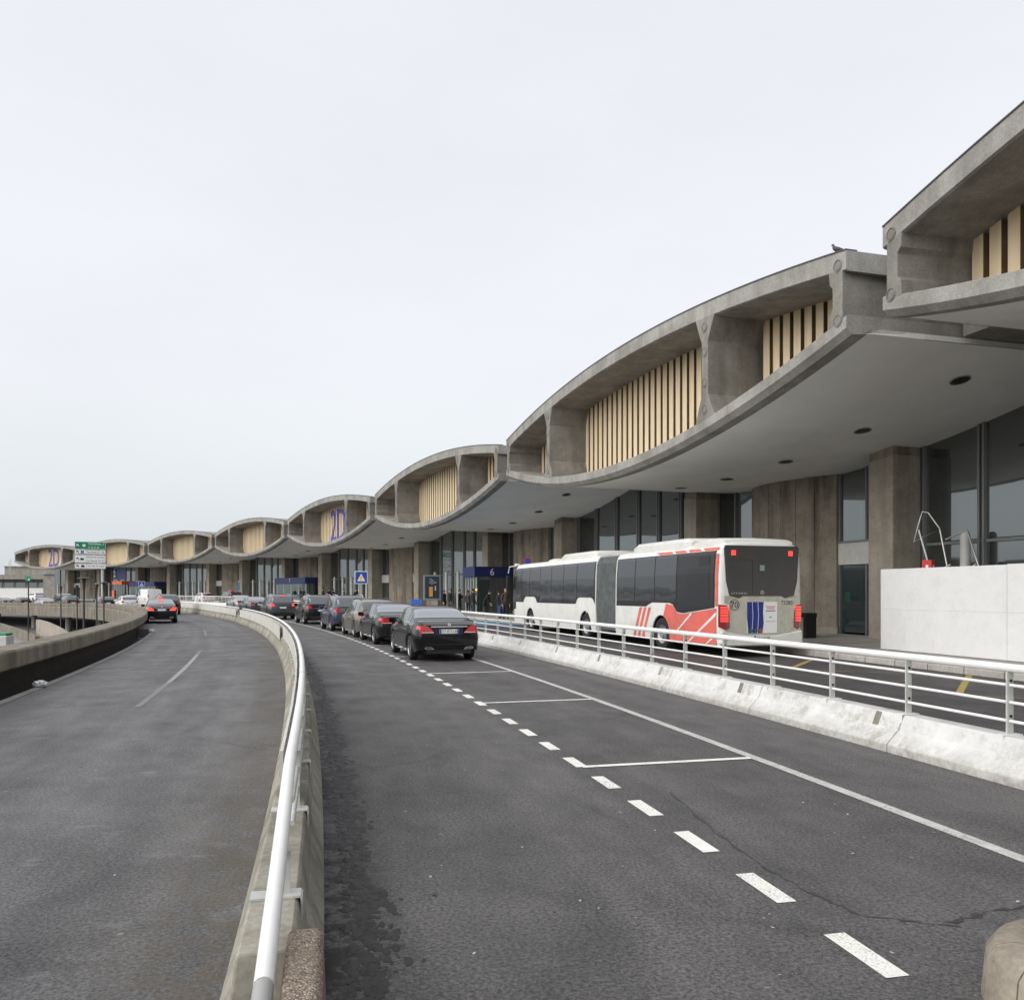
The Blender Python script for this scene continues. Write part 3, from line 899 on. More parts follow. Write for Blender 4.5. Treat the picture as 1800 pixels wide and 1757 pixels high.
    for i in range(n):
        t0 = -2.7 + 5.4 * i / n + 0.012; t1 = -2.7 + 5.4 * (i + 1) / n - 0.012
        dd = lambda t: GD - 0.15 - 1.1 * (1 - (t / 2.7) ** 2)
        mm = MB()
        mm.hexa([W(t0, dd(t0), zf0), W(t1, dd(t1), zf0), W(t1, GD + .3, zf0), W(t0, GD + .3, zf0), W(t0, dd(t0), zbot(t0) + .02), W(t1, dd(t1), zbot(t1) + .02), W(t1, GD + .3, zbot(t1) + .02), W(t0, GD + .3, zbot(t0) + .02)])
        pan.append(mm)
    wl = MB()
    wl.hexa([W(-2.6, GD - 0.1, zf0), W(2.6, GD - 0.1, zf0), W(2.6, GD + .28, zf0), W(-2.6, GD + .28, zf0), W(-2.6, GD - 0.1, 6.2), W(2.6, GD - 0.1, 6.2), W(2.6, GD + .28, 6.2), W(-2.6, GD + .28, 6.2)])
    bw = wl.build('bowed_wall', M_WALL, terminal)
    for mm in pan: mm.build('wall_panel', M_WALL, bw)
    # plinth round the bowed wall
    m = MB(); vs = []
    for i in range(13):
        t = -2.75 + 5.5 * i / 12; d = GD - 0.15 - 1.1 * (1 - (t / 2.7) ** 2) - 0.05
        vs += [W(t, d, 0.25), W(t, d, 0.50), W(t, GD + 0.1, 0.50)]
    m.add(vs, [f for i in range(12) for f in ((3*i, 3*i+3, 3*i+4, 3*i+1), (3*i+1, 3*i+4, 3*i+5, 3*i+2))])
    m.build('plinth', M_COLUMN, bw)
    def pane(a, b, z0, z1a, z1b, mat, nm='window_pane', inset=0.035):
        m = MB()
        m.hexa([W(a + inset, GD, z0 + inset), W(b - inset, GD, z0 + inset), W(b - inset, GD + 0.03, z0 + inset), W(a + inset, GD + 0.03, z0 + inset),
                W(a + inset, GD, z1a - inset), W(b - inset, GD, z1b - inset), W(b - inset, GD + 0.03, z1b - inset), W(a + inset, GD + 0.03, z1a - inset)])
        return m.build(nm, mat, terminal)
    def bar(a, b, d0, d1, z0, z1a, z1b, nm, mat=M_MULL):
        m = MB()
        m.hexa([W(a, d0, z0), W(b, d0, z0), W(b, d1, z0), W(a, d1, z0), W(a, d0, z1a), W(b, d0, z1b), W(b, d1, z1b), W(a, d1, z1a)])
        return m.build(nm, mat, terminal)
    for s in (-1, 1):
        if k == 1 and s < 0: continue
        # large glazing either side of the joint
        nn = 3; e0, e1 = 6.65, HLG - 0.01
        for i in range(nn):
            a, b = sorted((s * (e0 + (e1 - e0) * i / nn), s * (e0 + (e1 - e0) * (i + 1) / nn)))
            pane(a, b, 3.45, zbot(a), zbot(b), M_GLASS)
            pane(a, b, 0.32, 3.38, 3.38, M_GLASS)
            bar(a, b, GD - 0.04, GD + 0.08, 3.36, 3.46, 3.46, 'transom')
            bar(a, b, GD - 0.03, GD + 0.08, zbot((a + b) / 2) * 0 + min(zbot(a), zbot(b)) - 0.0, zbot(a) + 0.0, zbot(b) + 0.0, 'head_rail') if False else None
        for i in range(nn + 1):
            t = s * (e0 + (e1 - e0) * i / nn)
            if i == 0: t += s * 0.05
            if i == nn and s > 0: continue
            for q in (-0.085, 0.085):
                bar(t + q - 0.04, t + q + 0.04, GD - 0.11, GD + 0.06, 0.26, zbot(t) + 0.01, zbot(t) + 0.01, 'mullion')
            if i and (i < nn or s < 0):
                tt = t - s * 0.15 if i else t + s * 0.25
                m = MB(); c = W(tt, GD - 0.55, 0)
                m.lathe([(0.0, 3.72), (0.075, 3.70), (0.125, 3.63), (0.145, 3.52), (0.145, 0.25)], c, n=14)
                m.build('tube_post', M_TUBE, terminal, smooth=40)
        # narrow glazing over a door, beside the bowed wall
        a, b = sorted((s * 2.72, s * 5.55))
        mid = (a + b) / 2
        for x0, x1 in ((a, mid), (mid, b)):
            pane(x0, x1, 3.72, zbot(x0), zbot(x1), M_GLASS)
            pane(x0, x1, 0.30, 2.86, 2.86, M_DOORG, 'door_leaf')
        bar(a, b, GD - 0.10, GD + 0.08, 2.86, 3.66, 3.66, 'door_header', M_TUBE)
        bar(a, b, GD - 0.12, GD + 0.08, 3.66, 3.74, 3.74, 'transom')
        for t in (a + 0.03, mid, b - 0.03):
            bar(t - 0.035, t + 0.035, GD - 0.07, GD + 0.06, 0.26, 2.86, 2.86, 'door_frame')
            bar(t - 0.04, t + 0.04, GD - 0.08, GD + 0.06, 3.74, zbot(t) + .01, zbot(t) + .01, 'mullion')
    # wall above / behind everything, so the building is closed
    m = MB(); vs = []
    for i in range(N + 1):
        t = (-1 + 2 * i / N) * HLG
        vs += [W(t, GD + 0.4, 0.2), W(t, GD + 0.4, zbot(t) + 0.05)]
    m.add(vs, [(2*i, 2*i+2, 2*i+3, 2*i+1) for i in range(N)])
    m.build('back_wall', M_BLACK, terminal, fix=False)
    return W, shell
BAYS = {k: bay(k) for k in range(1, NB + 1)}
# sunk concrete infill between neighbouring bays
for k in range(1, NB):
    ph = PH1 + STEP * (k - 1)
    o = pol(0, 0)
    a = R_(ph); ur = Vector((math.cos(a), math.sin(a), 0)); ut = Vector((-math.sin(a), math.cos(a), 0))
    J = lambda t, d, z: Vector((CX, CY, 0)) + ur * (RE + d) + ut * t + Vector((0, 0, z))
    m = MB(); m.hexa([J(-.50, 3.2, 8.0), J(.50, 3.2, 8.0), J(.50, DEEP, 8.0), J(-.50, DEEP, 8.0), J(-.50, 3.2, 9.5), J(.50, 3.2, 9.5), J(.50, DEEP, 9.5), J(-.50, DEEP, 9.5)])
    f = m.build('joint_infill', M_WEB, terminal)
# building flank at the far end
W = BAYS[8][0]
m = MB(); t = hl_at(GD) + 0.4
m.hexa([W(t, GD, 0.1), W(t + .3, GD, 0.1), W(t + .3, GD + 20, 0.1), W(t, GD + 20, 0.1), W(t, GD, 7.9), W(t + .3, GD, 7.9), W(t + .3, GD + 20, 7.9), W(t, GD + 20, 7.9)])
m.build('flank_wall', M_GLASS, terminal)
# blue 2D lettering
for k, tc, wd in ((4, 0.8, 4.5), (8, 0.25, 4.2)):
    W, shell = BAYS[k]
    c = W(tc, 1.72, 8.55 if k == 8 else 8.5); ux = (W(-1, 0, 0) - W(0, 0, 0))
    put_text('2D', 'lettering', M_2D, shell, c, ux, (0, 0, 1), wd=wd, ht=3.1 if k == 4 else 3.3)

# entrance porches with navy fascia
def porch(k, t0, t1, num, label, d0=5.6):
    W = BAYS[k][0]
    e = empty('entrance_porch', W((t0 + t1) / 2, 6.8, 0.26), world=True)
    tag(e, label, 'porch', 'glass entrance porches')
    m = MB(); m.hexa([W(t0, d0, 2.95), W(t1, d0, 2.95), W(t1, GD - .15, 2.95), W(t0, GD - .15, 2.95), W(t0, d0, 3.72), W(t1, d0, 3.72), W(t1, GD - .15, 3.72), W(t0, GD - .15, 3.72)])
    m.build('fascia', M_NAVY, e, bevel=0.02)
    n = 4
    for i in range(n):
        a = t0 + 0.15 + (t1 - t0 - .3) * i / n; b = t0 + 0.15 + (t1 - t0 - .3) * (i + 1) / n
        m = MB(); m.hexa([W(a + .05, d0 + .2, .28), W(b - .05, d0 + .2, .28), W(b - .05, d0 + .23, .28), W(a + .05, d0 + .23, .28), W(a + .05, d0 + .2, 2.93), W(b - .05, d0 + .2, 2.93), W(b - .05, d0 + .23, 2.93), W(a + .05, d0 + .23, 2.93)])
        m.build('door_leaf', M_DOORG, e)
    for i in range(n + 1):
        a = t0 + 0.15 + (t1 - t0 - .3) * i / n
        m = MB(); m.box(W(a, d0 + .2, 1.6), (0.08, 0.08, 2.69)); m.build('door_frame', M_TUBE, e)
    m = MB(); m.hexa([W(t0 + .05, d0 + .25, .28), W(t0 + .09, d0 + .25, .28), W(t0 + .09, GD - .2, .28), W(t0 + .05, GD - .2, .28), W(t0 + .05, d0 + .25, 2.93), W(t0 + .09, d0 + .25, 2.93), W(t0 + .09, GD - .2, 2.93), W(t0 + .05, GD - .2, 2.93)])
    m.build('side_glass', M_DOORG, e)
    ux = W(-1, 0, 0) - W(0, 0, 0)
    if num != '6': put_text(num, 'lettering', M_WHITE, e, W((t0 + t1) / 2, d0, 3.33), ux, (0, 0, 1), ht=0.5, off=0.004)
    # near end of the fascia carries the number too
    return e
pe = porch(3, 2.2, 4.6, '6', 'navy-fronted glass entrance porch with number six, beyond the bus front', 4.6)
W3 = BAYS[3][0]
put_text('6', 'lettering', M_WHITE, pe, W3(2.2, 6.0, 3.33), W3(0, 1, 0) - W3(0, 0, 0), (0, 0, 1), ht=.5, off=.004)
porch(5, -5.0, 5.0, '7', 'long navy entrance porch with number seven behind the taxi queue')
porch(7, -4.0, 6.0, '8', 'far navy entrance porch behind the parked white van')

# ================================================================== BARRIERS
# central barrier: concrete blocks, posts, hand rail and cladding panels
cb = empty('central_barrier', pol(241.6, 16), world=True)
tag(cb, 'grey concrete barrier with white hand rail curving between the two roads', 'barrier')
CB0, CB1, GAP0, GAP1 = 12.62, 40.0, 24.05, 24.42
seg = 0.70
ph = CB0
while ph < CB1:
    e = min(ph + seg, CB1)
    if not (ph >= GAP0 and e <= GAP1):
        prof = [(241.42, -0.1), (241.42, 0.10), (241.50, 0.27), (241.525, 0.45), (241.54, 0.462), (241.725, 0.462), (241.74, 0.45), (241.77, 0.27), (241.85, 0.09), (241.85, -0.1)]
        sweep(prof, ph + 0.0025, e - 0.0025, 4, lambda p: 0.5 * (zl(p) + zr(p))).build('barrier_block', M_BARR, cb, bevel=0.012)
    ph = e
def czz(p): return 0.5 * (zl(p) + zr(p))
def arc(r, z, a, b, zf=None, n=None):
    n = n or max(2, int((b - a) / 0.12))
    return [pol(r, a + (b - a) * i / n, z + (zf(a + (b - a) * i / n) if zf else 0)) for i in range(n + 1)]
NEAR = [pol(241.66, 12.525, 0.522), pol(241.66, 12.58, 0.565), pol(241.66, 12.70, 0.65), pol(241.66, 12.85, 0.757), pol(241.66, 12.95, 0.825), pol(241.66, 12.99, 0.848)]
for pts in (NEAR + arc(241.66, 0.86, 13.04, 24.0, czz), arc(241.66, 0.86, 24.5, 40.0, czz)):
    MB().path(pts, 0.034, 12).build('hand_rail', M_RAIL, cb, smooth=60)
MB().path([pol(241.66, 12.36, 0.40), pol(241.66, 12.523, 0.52)], 0.0345, 12).build('rail_sleeve', plain('sleeve_grey', (0.32, 0.32, 0.31), 0.5), cb, smooth=60)
for q0 in (14.2, 15.9, 17.6, 19.3, 21.0):
    MB().path(arc(241.66, 0.86, q0, q0 + .012, czz, 2), 0.0365, 12).build('rail_collar', M_POST, cb)
for a, b in ((12.92, 24.0), (24.5, 40.0)):
    for z in (0.60, 0.72):
        MB().path(arc(241.685, z, a, b, czz), 0.014, 6).build('lower_rail', M_POST, cb, smooth=60)
pp = MB(); 
ph = 12.76; i = 0
while ph < 39.9:
    if not (24.0 < ph < 24.5):
        z0 = czz(ph); a = R_(ph); rot = Matrix.Rotation(a, 3, 'Z')
        hh = 0.37 if ph > 13 else 0.20
        po = MB(); po.box(pol(241.66, ph, 0.46 + hh / 2 + z0), (0.085, 0.014, hh), rot=rot); po.build('post', M_POST, cb)
        bp = MB(); bp.box(pol(241.64, ph, 0.468 + z0), (0.22, 0.10, 0.010), rot=rot); bp.box(pol(241.753, ph, 0.415 + z0), (0.008, 0.10, 0.10), rot=rot)
        bp.build('base_plate', M_POST, cb)
    ph += 0.352; i += 1
ph = 13.15
while ph < 39.5:
    e = min(ph + 1.05, 39.9)
    if not (ph < 24.5 and e > 24.0):
        sweep([(241.575, 0.40), (241.575, 0.80), (241.595, 0.80), (241.595, 0.40)], ph + 0.004, e - 0.004, None, czz).build('cladding_panel', M_PANEL, cb)
        ph = e
    else:
        if ph < 24.0:
            sweep([(241.575, 0.40), (241.575, 0.80), (241.595, 0.80), (241.595, 0.40)], ph + 0.004, 23.98, None, czz).build('cladding_panel', M_PANEL, cb)
        ph = 24.5
# outer skirt of the panels hangs over the concrete on the ramp side
for a, b in ((18.0, 23.98), (24.5, 39.9)):
    n = int((b - a) / 1.0)
    for j in range(n):
        q0, q1 = a + (b - a) * j / n, a + (b - a) * (j + 1) / n
        sweep([(241.475, 0.38), (241.475, 0.79), (241.49, 0.79), (241.49, 0.38)], q0 + 0.004, q1 - 0.004, None, czz).build('cladding_panel', M_PANEL, cb)

# rough block lying on the near end
blk = sweep([(241.715, 0.0), (241.715, 0.51), (241.73, 0.525), (241.83, 0.525), (241.85, 0.50), (241.87, 0.0)], 12.05, 12.63, 4)
M_AGG = None
t = NT('washed_aggregate'); p = t.P()
vo = t.n('ShaderNodeTexVoronoi'); vo.inputs['Scale'].default_value = 90; t.l(p, vo.inputs['Vector'])
c = t.mix(t.ramp(t.noise(p, 40, 5, 0.7), 0.4, 0.65), (0.13, 0.10, 0.075), (0.30, 0.24, 0.18))
c = t.mix(t.math('MULTIPLY', t.ramp(vo.outputs['Distance'], 0.2, 0.42, (1, 1, 1, 1), (0, 0, 0, 1)), t.math('GREATER_THAN', t.noise(p, 60, 2), 0.5)), c, (0.48, 0.43, 0.37))
t.set(c, 0.85); t.bump(vo.outputs['Distance'], 0.8, 0.01); M_AGG = t.m
tag(blk.build('aggregate_block', M_AGG, None, bevel=0.015), 'brown pebbly concrete block beside the near end of the hand rail', 'block')

# white painted barrier between taxi lane and bus lane
rb = empty('white_barrier', pol(248.4, 17), world=True)
tag(rb, 'white painted low concrete barrier with tube railing beside the bus lane', 'barrier')
RB1 = 44.0
seg = 0.6925
ph = 11.0
while ph < RB1:
    prof = [(248.14, -0.05), (248.14, 0.09), (248.30, 0.25), (248.36, 0.40), (248.375, 0.412), (248.575, 0.412), (248.59, 0.40), (248.64, 0.25), (248.78, 0.09), (248.78, -0.05)]
    sweep(prof, ph + 0.0022, ph + seg - 0.0022, 4, zr).build('barrier_block', M_WBARR, rb, bevel=0.012)
    ph += seg
for i in range(12):
    ph = 12.45 + i * 0.70 + (0.03 if i % 2 else 0)
    m = sweep([(248.302, 0.252), (248.362, 0.402), (248.366, 0.400), (248.306, 0.250)], ph, ph + 0.022, 1, lambda p: 0.0)
    for j in range(len(m.v)):
        v = Vector(m.v[j]); d = (v - Vector((CX, CY, v.z))).normalized(); m.v[j] = tuple(v - d * 0.008 + Vector((0, 0, 0.002)))
    m.build('bare_patch', M_BARR, rb)
MB().path(arc(248.47, 1.075, 10.6, RB1, zr), 0.043, 12).build('hand_rail', M_RAIL, rb, smooth=60)
for z in (0.905, 0.735, 0.55):
    MB().path(arc(248.47, z, 10.6, RB1, zr), 0.0165, 8).build('lower_rail', M_RAIL, rb, smooth=60)
ph = 11.16
while ph < RB1:
    z0 = zr(ph); rot = Matrix.Rotation(R_(ph), 3, 'Z')
    po = MB(); po.box(pol(248.47, ph, 0.72 + z0), (0.075, 0.018, 0.64), rot=rot); po.build('post', M_POST, rb)
    bp = MB(); bp.box(pol(248.47, ph, 0.418 + z0), (0.22, 0.10, 0.010), rot=rot); bp.box(pol(248.345, ph, 0.37 + z0), (0.010, 0.10, 0.10), rot=rot); bp.build('base_plate', M_RAIL, rb)
    if ph < 16:
        for z in (0.95, 0.60):
            b = MB(); d = Vector((math.cos(R_(ph)), math.sin(R_(ph)), 0)); q = Vector((-d.y, d.x, 0))
            c = pol(248.47, ph, z + z0) - q * 0.01
            b.tube(c, c - q * 0.012, 0.014, 8); b.build('bolt', M_DARKM, rb)
    ph += 0.3275

# parapet of the ramp: coping beam on a recessed base
pr = empty('ramp_parapet', pol(236, 20), world=True)
tag(pr, 'brown weathered concrete parapet curving along the outer edge of the ramp', 'parapet')
ph = 8.0
while ph < 62:
    e = ph + 0.9
    sweep([(235.86, 0.38), (235.86, 0.70), (235.90, 0.74), (236.46, 0.74), (236.50, 0.70), (236.50, 0.40), (236.44, 0.36)], ph + 0.002, e - 0.002, 4, zl).build('coping', M_PARA, pr, bevel=0.012)
    sweep([(235.95, -0.61), (235.95, 0.37), (236.08, 0.37), (236.12, -0.61)], ph + 0.001, e - 0.001, 3, zl).build('parapet_base', plain('gutter_shade', (0.022, 0.020, 0.018), 0.7, var=0.5, scale=5), pr)  # near-black colour paints in the shade under the coping
    sweep([(235.82, -0.95), (235.82, 0.20), (235.90, 0.36), (235.945, 0.36), (235.945, -0.95)], ph + 0.0015, e - 0.0015, 3, zl).build('edge_panel', M_PARA, pr)
    if ph > 21.8:
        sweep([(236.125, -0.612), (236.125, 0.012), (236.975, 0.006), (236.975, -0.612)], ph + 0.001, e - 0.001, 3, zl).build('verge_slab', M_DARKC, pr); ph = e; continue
    sweep([(236.125, -0.612), (236.125, -0.40), (236.80, -0.40), (236.80, -0.612)], ph + 0.001, e - 0.001, 3, zl).build('gutter', plain('gutter_shade', (0.022, 0.020, 0.018), 0.7, var=0.5, scale=5), pr)  # trough coloured near-black too, the gap's shadow put into the colour
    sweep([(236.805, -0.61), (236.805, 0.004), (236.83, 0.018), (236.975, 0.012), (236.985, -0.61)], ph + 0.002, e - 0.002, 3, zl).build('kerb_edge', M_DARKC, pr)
    ph = e
# piers under the far deck
for i, ph in enumerate((24, 29, 34, 38, 42, 46, 50)):
    for r in (238.5,):
        m = MB(); m.lathe([(0.0, -1.0), (0.38, -1.0), (0.38, -3.5)], pol(r, ph, 0), n=14)
        o = m.build('deck_pier', M_CONC, None, smooth=40)
        tag(o, 'round concrete pier under the ramp deck, number %s from the near end' % ('one two three four five six seven'.split()[i]), 'pier', 'piers under the ramp deck')
# lower level: road, low wall, retaining wall
LZ = -3.44
pts = [gnd(-60, 1165, LZ), gnd(60, 1200, LZ), gnd(140, 1178, LZ), gnd(60, 1128, LZ), gnd(5, 1106, LZ), gnd(-60, 1092, LZ)]
pts = [Vector((p.x, p.y, LZ + 0.02)) for p in pts]
m = MB(); m.add(pts, [tuple(range(len(pts)))]); o = m.build('lower_road', M_FLATASPH, None, fix=False)
if o.data.polygons[0].normal.z < 0: o.data.flip_normals()
tag(o, 'pale grey lower road in the cutting below the ramp', kind='structure')
a, b = gnd(-10, 1103, LZ + 0.03), gnd(105, 1150, LZ + 0.03)
strip(o, 'edge_line', a, b, 0.25, M_LINE)
def wall_line(name, pts, h, th, mat, label, cat, npan=1):
    e = empty(name, pts[0], world=True); tag(e, label, cat)
    for i in range(len(pts) - 1):
        p, q = Vector(pts[i]), Vector(pts[i + 1]); d = (q - p); n = Vector((-d.y, d.x, 0)).normalized() * th
        p = p + d * 0.004; q = q - d * 0.004
        U = Vector((0, 0, h if not isinstance(h, (list, tuple)) else h[i])); V = Vector((0, 0, h if not isinstance(h, (list, tuple)) else h[i + 1]))
        m = MB(); m.hexa([p, q, q + n, p + n, p + U, q + V, q + n + V, p + n + U]); m.build('wall_panel', mat, e)
    return e
zz = LZ
lw = [gnd(x, y, zz) for x, y in ((-40, 1098), (0, 1109), (30, 1121), (62, 1137))]
wall_line('low_wall', lw, 1.05, 0.35, M_PARA, 'low concrete wall along the lower road in the cutting', 'wall')
rw = [gnd(x, y, zz) for x, y in ((63, 1130), (78, 1134), (93, 1139), (108, 1145), (123, 1152), (138, 1160), (152, 1168))]
wall_line('retaining_wall', rw, [2.45, 2.35, 2.15, 1.9, 1.6, 1.25, .8], 0.35, M_COLUMN, 'tall stained retaining wall of vertical concrete panels in the cutting', 'retaining wall')

# kerb island in the near right corner
isl = empty('kerb_island', (2.6, 3.5, 0), world=True)
tag(isl, 'rounded tan stone kerb island at the near right corner', 'kerb')
cxy = Vector((2.60, 3.50)); RO, RI = 0.50, 0.20
def icp(a, r, z): return Vector((cxy.x + math.cos(a) * r, cxy.y + math.sin(a) * r, z))
angs = [0.2 + i * 0.52 for i in range(9)]
for i in range(8):
    a0, a1 = angs[i] + 0.008, angs[i + 1] - 0.008
    m = MB(); vs = []
    n = 5
    for j in range(n + 1):
        a = a0 + (a1 - a0) * j / n
        vs += [icp(a, RO + 0.02, -0.02), icp(a, RO, 0.20), icp(a, RO - 0.035, 0.25), icp(a, RO - 0.09, 0.27), icp(a, RI, 0.275), icp(a, RI, -0.02)]
    fs = [(j*6+q, j*6+(q+1) % 6, (j+1)*6+(q+1) % 6, (j+1)*6+q) for j in range(n) for q in range(6)] + [tuple(range(6)), tuple(n*6+q for q in reversed(range(6)))]
    m.add(vs, fs); m.build('kerb_stone', M_NOSE, isl, smooth=35)
m = MB(); m.lathe([(0.0, 0.262), (RI - 0.008, 0.262), (RI - 0.008, 0)], (cxy.x, cxy.y, 0), n=24); m.build('infill', M_AGG, isl)

# ================================================================== VEHICLES
def pchip(pts):
    xs = [p[0] for p in pts]; ys = [p[1] for p in pts]; n = len(xs)
    h = [xs[i+1]-xs[i] for i in range(n-1)]; dl = [(ys[i+1]-ys[i])/h[i] for i in range(n-1)]
    m = [0.0]*n
    m[0] = dl[0]; m[-1] = dl[-1]
    for i in range(1, n-1):
        if dl[i-1]*dl[i] > 0:
            w1 = 2*h[i]+h[i-1]; w2 = h[i]+2*h[i-1]; m[i] = (w1+w2)/(w1/dl[i-1]+w2/dl[i])
    def f(x):
        if x <= xs[0]: return ys[0]
        if x >= xs[-1]: return ys[-1]
        i = 0
        while x > xs[i+1]: i += 1
        t = (x-xs[i])/h[i]; t2 = t*t; t3 = t2*t
        return ys[i]*(2*t3-3*t2+1)+h[i]*m[i]*(t3-2*t2+t)+ys[i+1]*(-2*t3+3*t2)+h[i]*m[i+1]*(t3-t2)
    return f
SPEC = {
 'sedan': dict(L=4.70, zt=[(-2.35,.98),(-2.28,1.035),(-2.0,1.07),(-1.62,1.09),(-1.5,1.12),(-.95,1.345),(-.45,1.43),(0,1.445),(.35,1.41),(.6,1.345),(1.15,1.045),(1.3,.99),(1.9,.9),(2.2,.76),(2.35,.62)],
   zb=[(-2.35,.92),(-1.6,.985),(-.8,.965),(.5,.93),(1.2,.905),(1.9,.80),(2.35,.56)],
   wb=[(-2.35,.70),(-2.2,.765),(-1.6,.83),(0,.86),(1.1,.84),(1.9,.76),(2.25,.62),(2.35,.50)], wl=[(-2.35,.79),(-2.2,.855),(-1.5,.90),(0,.895),(1.4,.90),(2.0,.84),(2.35,.60)],
   wx=(-1.42,1.42), tr=.335, side=((-1.12,-.92),(-.86,-.08),(-.02,.86)), rear=(-1.47,-.88), front=(.52,1.12), lamp='sedan', base=.21, green=.80),
 'wagon': dict(L=4.80, zt=[(-2.40,1.02),(-2.36,1.10),(-2.20,1.30),(-1.92,1.46),(-1.4,1.53),(-.4,1.56),(.1,1.53),(.45,1.44),(1.05,1.08),(1.3,1.0),(1.95,.92),(2.25,.78),(2.40,.62)],
   zb=[(-2.40,.95),(-1.6,1.01),(0,.965),(1.2,.92),(1.95,.82),(2.40,.56)],
   wb=[(-2.40,.72),(-2.25,.79),(-1.6,.85),(0,.875),(1.1,.85),(1.9,.77),(2.40,.52)], wl=[(-2.40,.80),(-2.2,.87),(-1.5,.915),(0,.91),(1.4,.915),(2.0,.85),(2.40,.62)],
   wx=(-1.42,1.45), tr=.335, side=((-1.95,-1.28),(-1.2,-.28),(-.2,.75)), rear=(-2.34,-1.97), front=(.4,1.02), lamp='wagon', base=.21, green=.82),
 'suv': dict(L=4.50, zt=[(-2.25,1.04),(-2.22,1.13),(-2.08,1.42),(-1.85,1.59),(-1.4,1.655),(-.4,1.69),(.15,1.66),(.5,1.56),(1.1,1.16),(1.3,1.09),(1.9,1.0),(2.15,.86),(2.25,.70)],
   zb=[(-2.25,.98),(-1.6,1.06),(0,1.01),(1.2,.99),(1.9,.90),(2.25,.62)],
   wb=[(-2.25,.74),(-2.1,.80),(-1.6,.86),(0,.88),(1.1,.86),(1.8,.80),(2.25,.58)], wl=[(-2.25,.82),(-2.1,.88),(-1.5,.925),(0,.915),(1.4,.925),(1.95,.87),(2.25,.66)],
   wx=(-1.36,1.35), tr=.36, side=((-1.85,-1.3),(-1.22,-.3),(-.22,.78)), rear=(-2.21,-1.88), front=(.45,1.06), lamp='suv', base=.27, green=.84),
 'hatch': dict(L=4.05, zt=[(-2.02,1.0),(-1.98,1.08),(-1.84,1.26),(-1.58,1.42),(-1.1,1.48),(-.3,1.50),(.2,1.46),(.5,1.37),(1.0,1.06),(1.2,.99),(1.65,.90),(1.92,.75),(2.02,.6)],
   zb=[(-2.02,.94),(-1.4,1.01),(0,.95),(1.1,.90),(1.65,.81),(2.02,.55)],
   wb=[(-2.02,.70),(-1.85,.76),(-1.4,.82),(0,.845),(1.0,.82),(1.6,.74),(2.02,.5)], wl=[(-2.02,.77),(-1.85,.83),(-1.3,.875),(0,.87),(1.25,.875),(1.75,.81),(2.02,.6)],
   wx=(-1.24,1.28), tr=.31, side=((-1.6,-1.2),(-1.12,-.32),(-.24,.7)), rear=(-1.97,-1.62), front=(.45,.96), lamp='hatch', base=.2, green=.83),
 'van': dict(L=5.0, zt=[(-2.50,1.10),(-2.485,1.4),(-2.44,1.84),(-2.35,1.94),(-2.0,1.98),(0,1.99),(1.0,1.96),(1.3,1.86),(1.9,1.25),(2.05,1.16),(2.35,1.02),(2.45,.85),(2.50,.7)],
   zb=[(-2.50,1.02),(-1.6,1.06),(0,1.06),(1.6,1.05),(2.2,.92),(2.50,.64)],
   wb=[(-2.50,.86),(-2.3,.93),(-1.6,.95),(0,.955),(1.4,.94),(2.1,.84),(2.50,.62)], wl=[(-2.50,.90),(-2.3,.96),(-1.6,.975),(0,.975),(1.6,.965),(2.2,.9),(2.50,.7)],
   wx=(-1.55,1.55), tr=.34, side=((.55,1.32),), rear=None, front=(1.28,1.85), lamp='van', base=.24, green=.94),
}
SPEC['minivan'] = dict(SPEC['suv'])
SECF = [(0.0, None)]
CARCACHE = {}
def bent_prism(poly, split, slope, x0, depth):
    """plate in the tail plane whose part beyond |y| = split sweeps forward round the corner"""
    m = MB()
    sg = 1 if sum(a for a, b in poly) > 0 else -1
    P = [(abs(a), b) for a, b in poly]
    for keep in (-1, 1):
        out = []
        for i in range(len(P)):
            (a0, b0), (a1, b1) = P[i], P[(i + 1) % len(P)]
            i0, i1 = (a0 - split) * keep >= 0, (a1 - split) * keep >= 0
            if i0: out.append((a0, b0))
            if i0 != i1:
                t_ = (split - a0) / (a1 - a0); out.append((split, b0 + (b1 - b0) * t_))
        if len(out) > 2: m.prism([(a * sg, b) for a, b in out], lambda a, b, c: Vector((x0 + c + max(0, abs(a) - split) * slope, a, b)), depth)
    return m
